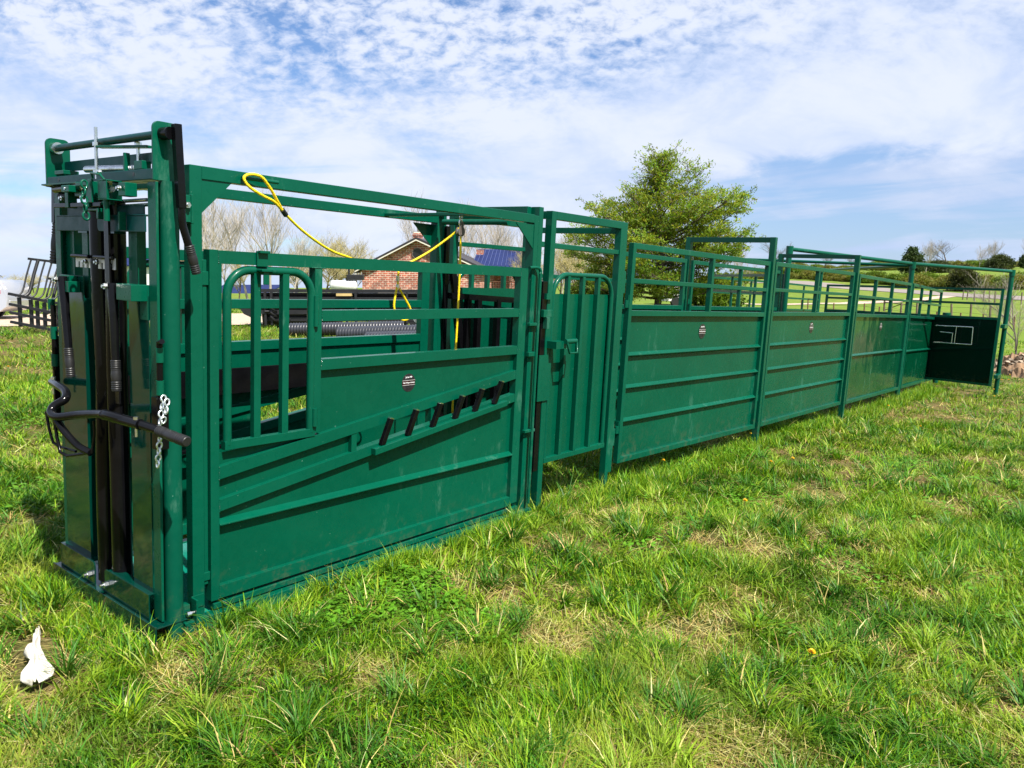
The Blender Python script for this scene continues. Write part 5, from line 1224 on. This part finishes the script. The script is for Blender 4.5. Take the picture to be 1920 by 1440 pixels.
def keep(x, y):
    """no blades inside the chute floor, on the gravel or road"""
    ex = x * .999887; ey = y * .9987
    m = ~((ex > -.21) & (ex < 2.5) & (ey > -.03) & (ey < 1.0))
    fx = x - RAG.x; fy = y - RAG.y; a = fx * RAGD.x + fy * RAGD.y; c = np.abs(fx * RAGD.y - fy * RAGD.x); m &= ~((a > -.15) & (a < .33) & (c < .075))
    return m
DRIVE = [P2(-900, 15.5), P2(-300, 17), P2(0, 18.5), P2(350, 24), P2(620, 29), P2(900, 38), P2(1150, 52)]
def off_drive(x, y):
    d = np.full(x.shape, 1e9)
    for a, b in zip(DRIVE[:-1], DRIVE[1:]):
        a = np.array(a); b = np.array(b); ab = b - a; t = np.clip(((x - a[0]) * ab[0] + (y - a[1]) * ab[1]) / (ab @ ab), 0, 1)
        d = np.minimum(d, np.hypot(x - a[0] - ab[0] * t, y - a[1] - ab[1] * t))
    return d > 2.6 + .5 * vnoise(x, y, 1.2, 9)
PAL = np.array([(.265, .385, .012), (.150, .310, .012), (.062, .185, .012), (.026, .085, .014), (.37, .42, .05)])
STRAW = np.array([(.66, .50, .22), (.50, .34, .15), (.74, .64, .36), (.22, .12, .06)])
def dryness(x, y):
    d = .50 * vnoise(x, y, 2.2, 21) + .32 * vnoise(x, y, 5.5, 22) + .25 * vnoise(x, y, .6, 23)
    near = sst(7, 2.5, np.hypot(x - CAM.x, y - CAM.y))
    return d - .035 + .075 * near
def pick(pal, w, n):
    i = RG.choice(len(pal), n, p=np.array(w) / sum(w)); c = pal[i] * RG.uniform(.75, 1.22, (n, 1)); return c * RG.uniform(.93, 1.07, (n, 3))
def field(n, r0, r1, segs, wd, lscale, a=R_(46)):
    x, y = sector(n, r0, r1, a); m = keep(x, y) & off_drive(x, y); x, y = x[m], y[m]
    dr = dryness(x, y); m = RG.rand(len(x)) > sst(.60, .76, dr) * .85; x, y, dr = x[m], y[m], dr[m]; n = len(x)
    tall = .50 * vnoise(x, y, 1.1, 31) + .50 * vnoise(x, y, 4.1, 32)
    ln = (.022 + .150 * tall ** 2.0) * RG.uniform(.6, 1.5, n) * lscale * (1 - .35 * sst(.5, .7, dr))
    swirl = vnoise(x, y, .9, 33) * 12.0
    az = swirl + RG.normal(0, 1.5, n); th0 = np.abs(RG.normal(.35, .38, n)); th1 = th0 + np.abs(RG.normal(.85, .55, n))
    mix = 1.15 * vnoise(x, y, 1.5, 34) + .5 * vnoise(x, y, 6.0, 35) - .25
    c = pick(PAL, (3, 4, 2.2, .8, 1.1), n); dk = sst(.5, .9, mix)[:, None]; c = c * (1 - .62 * dk * np.array([[1.0, .66, .4]]))
    yl = sst(.45, .65, dr)[:, None] * .55; c = c * (1 - yl) + np.array([[.40, .38, .07]]) * yl
    blades(np.stack([x, y, terrain(x, y) - .004], 1), az, th0, np.minimum(th1, 2.0), ln, wd * RG.uniform(.6, 1.5, n), c, segs)
def thatch(n, r0, r1, segs, wd, lscale, a=R_(46)):
    x, y = sector(n, r0, r1, a); m = keep(x, y) & off_drive(x, y); x, y = x[m], y[m]; dr = dryness(x, y); m = RG.rand(len(x)) < .06 + .90 * sst(.50, .72, dr); x, y = x[m], y[m]; n = len(x)
    az = vnoise(x, y, 2.2, 41) * 14 + RG.normal(0, 1.3, n); ln = RG.uniform(.03, .13, n) * lscale; th0 = RG.uniform(1.05, 1.5, n); th1 = th0 + RG.uniform(-.15, .35, n)
    z = terrain(x, y) + RG.uniform(.0, .022, n)
    blades(np.stack([x, y, z], 1), az, th0, th1, ln, wd * RG.uniform(.6, 1.3, n), pick(STRAW, (4, 3, 2, 2.0), n), segs)
def tufts(n, r0, r1, segs, per, wd, lscale, a=R_(46)):
    x, y = sector(n, r0, r1, a); m = keep(x, y) & off_drive(x, y); x, y = x[m], y[m]; n = len(x); k = per
    kind = RG.rand(n); rad = RG.uniform(.02, .10, n); L0 = RG.uniform(.10, .21, n) * np.where(kind < .35, 1.15, .9)
    rep = lambda v: np.repeat(v, k); N_ = n * k
    ang = RG.uniform(0, 6.283, N_); rr_ = np.sqrt(RG.rand(N_)) * rep(rad); px = rep(x) + np.cos(ang) * rr_; py = rep(y) + np.sin(ang) * rr_
    lean = rep(RG.uniform(0, 6.283, n)); az = np.where(RG.rand(N_) < .45, ang + RG.normal(0, .8, N_), lean + RG.normal(0, .8, N_))
    out = rr_ / np.maximum(rep(rad), 1e-3); th0 = .08 + .5 * out * RG.uniform(.5, 1.2, N_); th1 = th0 + RG.uniform(.5, 1.9, N_)
    ln = rep(L0) * RG.uniform(.5, 1.15, N_) * lscale
    kd = rep(kind); c = pick(PAL, (2, 4, 3, 1.0, 1), N_); dark = np.array([[.045, .150, .018]]) * RG.uniform(.7, 1.4, (N_, 1)); pale = np.array([[.34, .44, .04]]) * RG.uniform(.7, 1.2, (N_, 1))
    c = np.where((kd < .35)[:, None], dark * .75 + c * .25, np.where((kd > .72)[:, None], pale * .6 + c * .4, c))
    dead = RG.rand(N_) < .07; c[dead] = pick(STRAW, (4, 3, 2, 1), int(dead.sum()))
    m = keep(px, py); blades(np.stack([px, py, terrain(px, py) - .004], 1)[m], az[m], th0[m], np.minimum(th1, 2.2)[m], ln[m], (wd * RG.uniform(.7, 1.4, N_))[m], c[m], segs)
def fringe(n, x0, x1, y0, y1, ln0, ln1):
    """taller blades left standing along the steel where nothing treads"""
    ex = RG.uniform(x0, x1, n); ey = RG.uniform(y0, y1, n); m = vnoise(ex * 3, ey, 1.3, 61) > .25; ex, ey = ex[m], ey[m]; n = len(ex)
    x = ex * .99989 + ey * .0008; y = ey * .9987; L_ = RG.uniform(ln0, ln1, n) * (.5 + vnoise(x, y, 4, 62)); th0 = np.abs(RG.normal(.15, .2, n))
    blades(np.stack([x, y, terrain(x, y) - .004], 1), RG.uniform(0, 6.283, n), th0, th0 + RG.uniform(.3, 1.3, n), L_, .0052 * RG.uniform(.6, 1.4, n), pick(PAL, (3, 4, 2, .6, 1), n), 3)
def weeds(n, r0, r1):
    """clover and broad low leaves in patches"""
    x, y = sector(n, r0, r1); m = keep(x, y) & (vnoise(x, y, 1.9, 51) > .66) & (RG.rand(n) < .7); x, y = x[m], y[m]; n = len(x)
    az = RG.uniform(0, 6.283, n); ln = RG.uniform(.014, .044, n); z = terrain(x, y) + RG.uniform(.012, .055, n)
    c = np.array([[.12, .27, .022]]) * RG.uniform(.7, 1.4, (n, 1)) * RG.uniform(.92, 1.08, (n, 3))
    blades(np.stack([x, y, z], 1), az, RG.uniform(.9, 1.4, n), RG.uniform(1.3, 1.9, n), ln, ln * RG.uniform(.55, .9, n), c, 3)
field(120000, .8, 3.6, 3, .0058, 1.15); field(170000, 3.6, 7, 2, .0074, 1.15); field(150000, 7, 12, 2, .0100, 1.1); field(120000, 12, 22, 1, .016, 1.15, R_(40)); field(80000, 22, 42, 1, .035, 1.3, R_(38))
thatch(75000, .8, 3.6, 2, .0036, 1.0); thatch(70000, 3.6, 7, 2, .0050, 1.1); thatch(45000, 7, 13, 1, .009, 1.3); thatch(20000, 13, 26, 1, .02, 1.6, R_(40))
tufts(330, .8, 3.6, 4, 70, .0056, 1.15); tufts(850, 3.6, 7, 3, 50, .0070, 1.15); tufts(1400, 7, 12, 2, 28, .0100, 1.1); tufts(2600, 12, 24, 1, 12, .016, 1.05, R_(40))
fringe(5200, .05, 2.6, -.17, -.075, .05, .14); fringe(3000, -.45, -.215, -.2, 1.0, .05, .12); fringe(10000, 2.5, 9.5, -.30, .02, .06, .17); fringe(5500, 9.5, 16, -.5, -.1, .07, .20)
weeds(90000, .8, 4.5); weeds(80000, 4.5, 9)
V = np.concatenate(Vs); C = np.concatenate(Cs); Q = np.concatenate(Fq) if Fq else np.zeros((0, 4), int); Tr = np.concatenate(Ft)
me = bpy.data.meshes.new('grass'); me.vertices.add(len(V)); me.vertices.foreach_set('co', V.ravel())
li = np.concatenate([Q.ravel(), Tr.ravel()]).astype(np.int32); me.loops.add(len(li)); me.loops.foreach_set('vertex_index', li)
ls = np.concatenate([np.arange(len(Q)) * 4, len(Q) * 4 + np.arange(len(Tr)) * 3]).astype(np.int32); me.polygons.add(len(ls)); me.polygons.foreach_set('loop_start', ls)
ca = me.color_attributes.new('col', 'FLOAT_COLOR', 'POINT'); ca.data.foreach_set('color', C.ravel())
me.materials.append(M['blade']); me.update(calc_edges=True)
g = bpy.data.objects.new('grass', me); COL.objects.link(g); g['kind'] = 'stuff'; g['label'] = 'tufted pasture grass with dry straw patches and clover'; g['category'] = 'grass'
for m_ in list(bpy.data.objects):
    if '_b' in m_: del m_['_b']
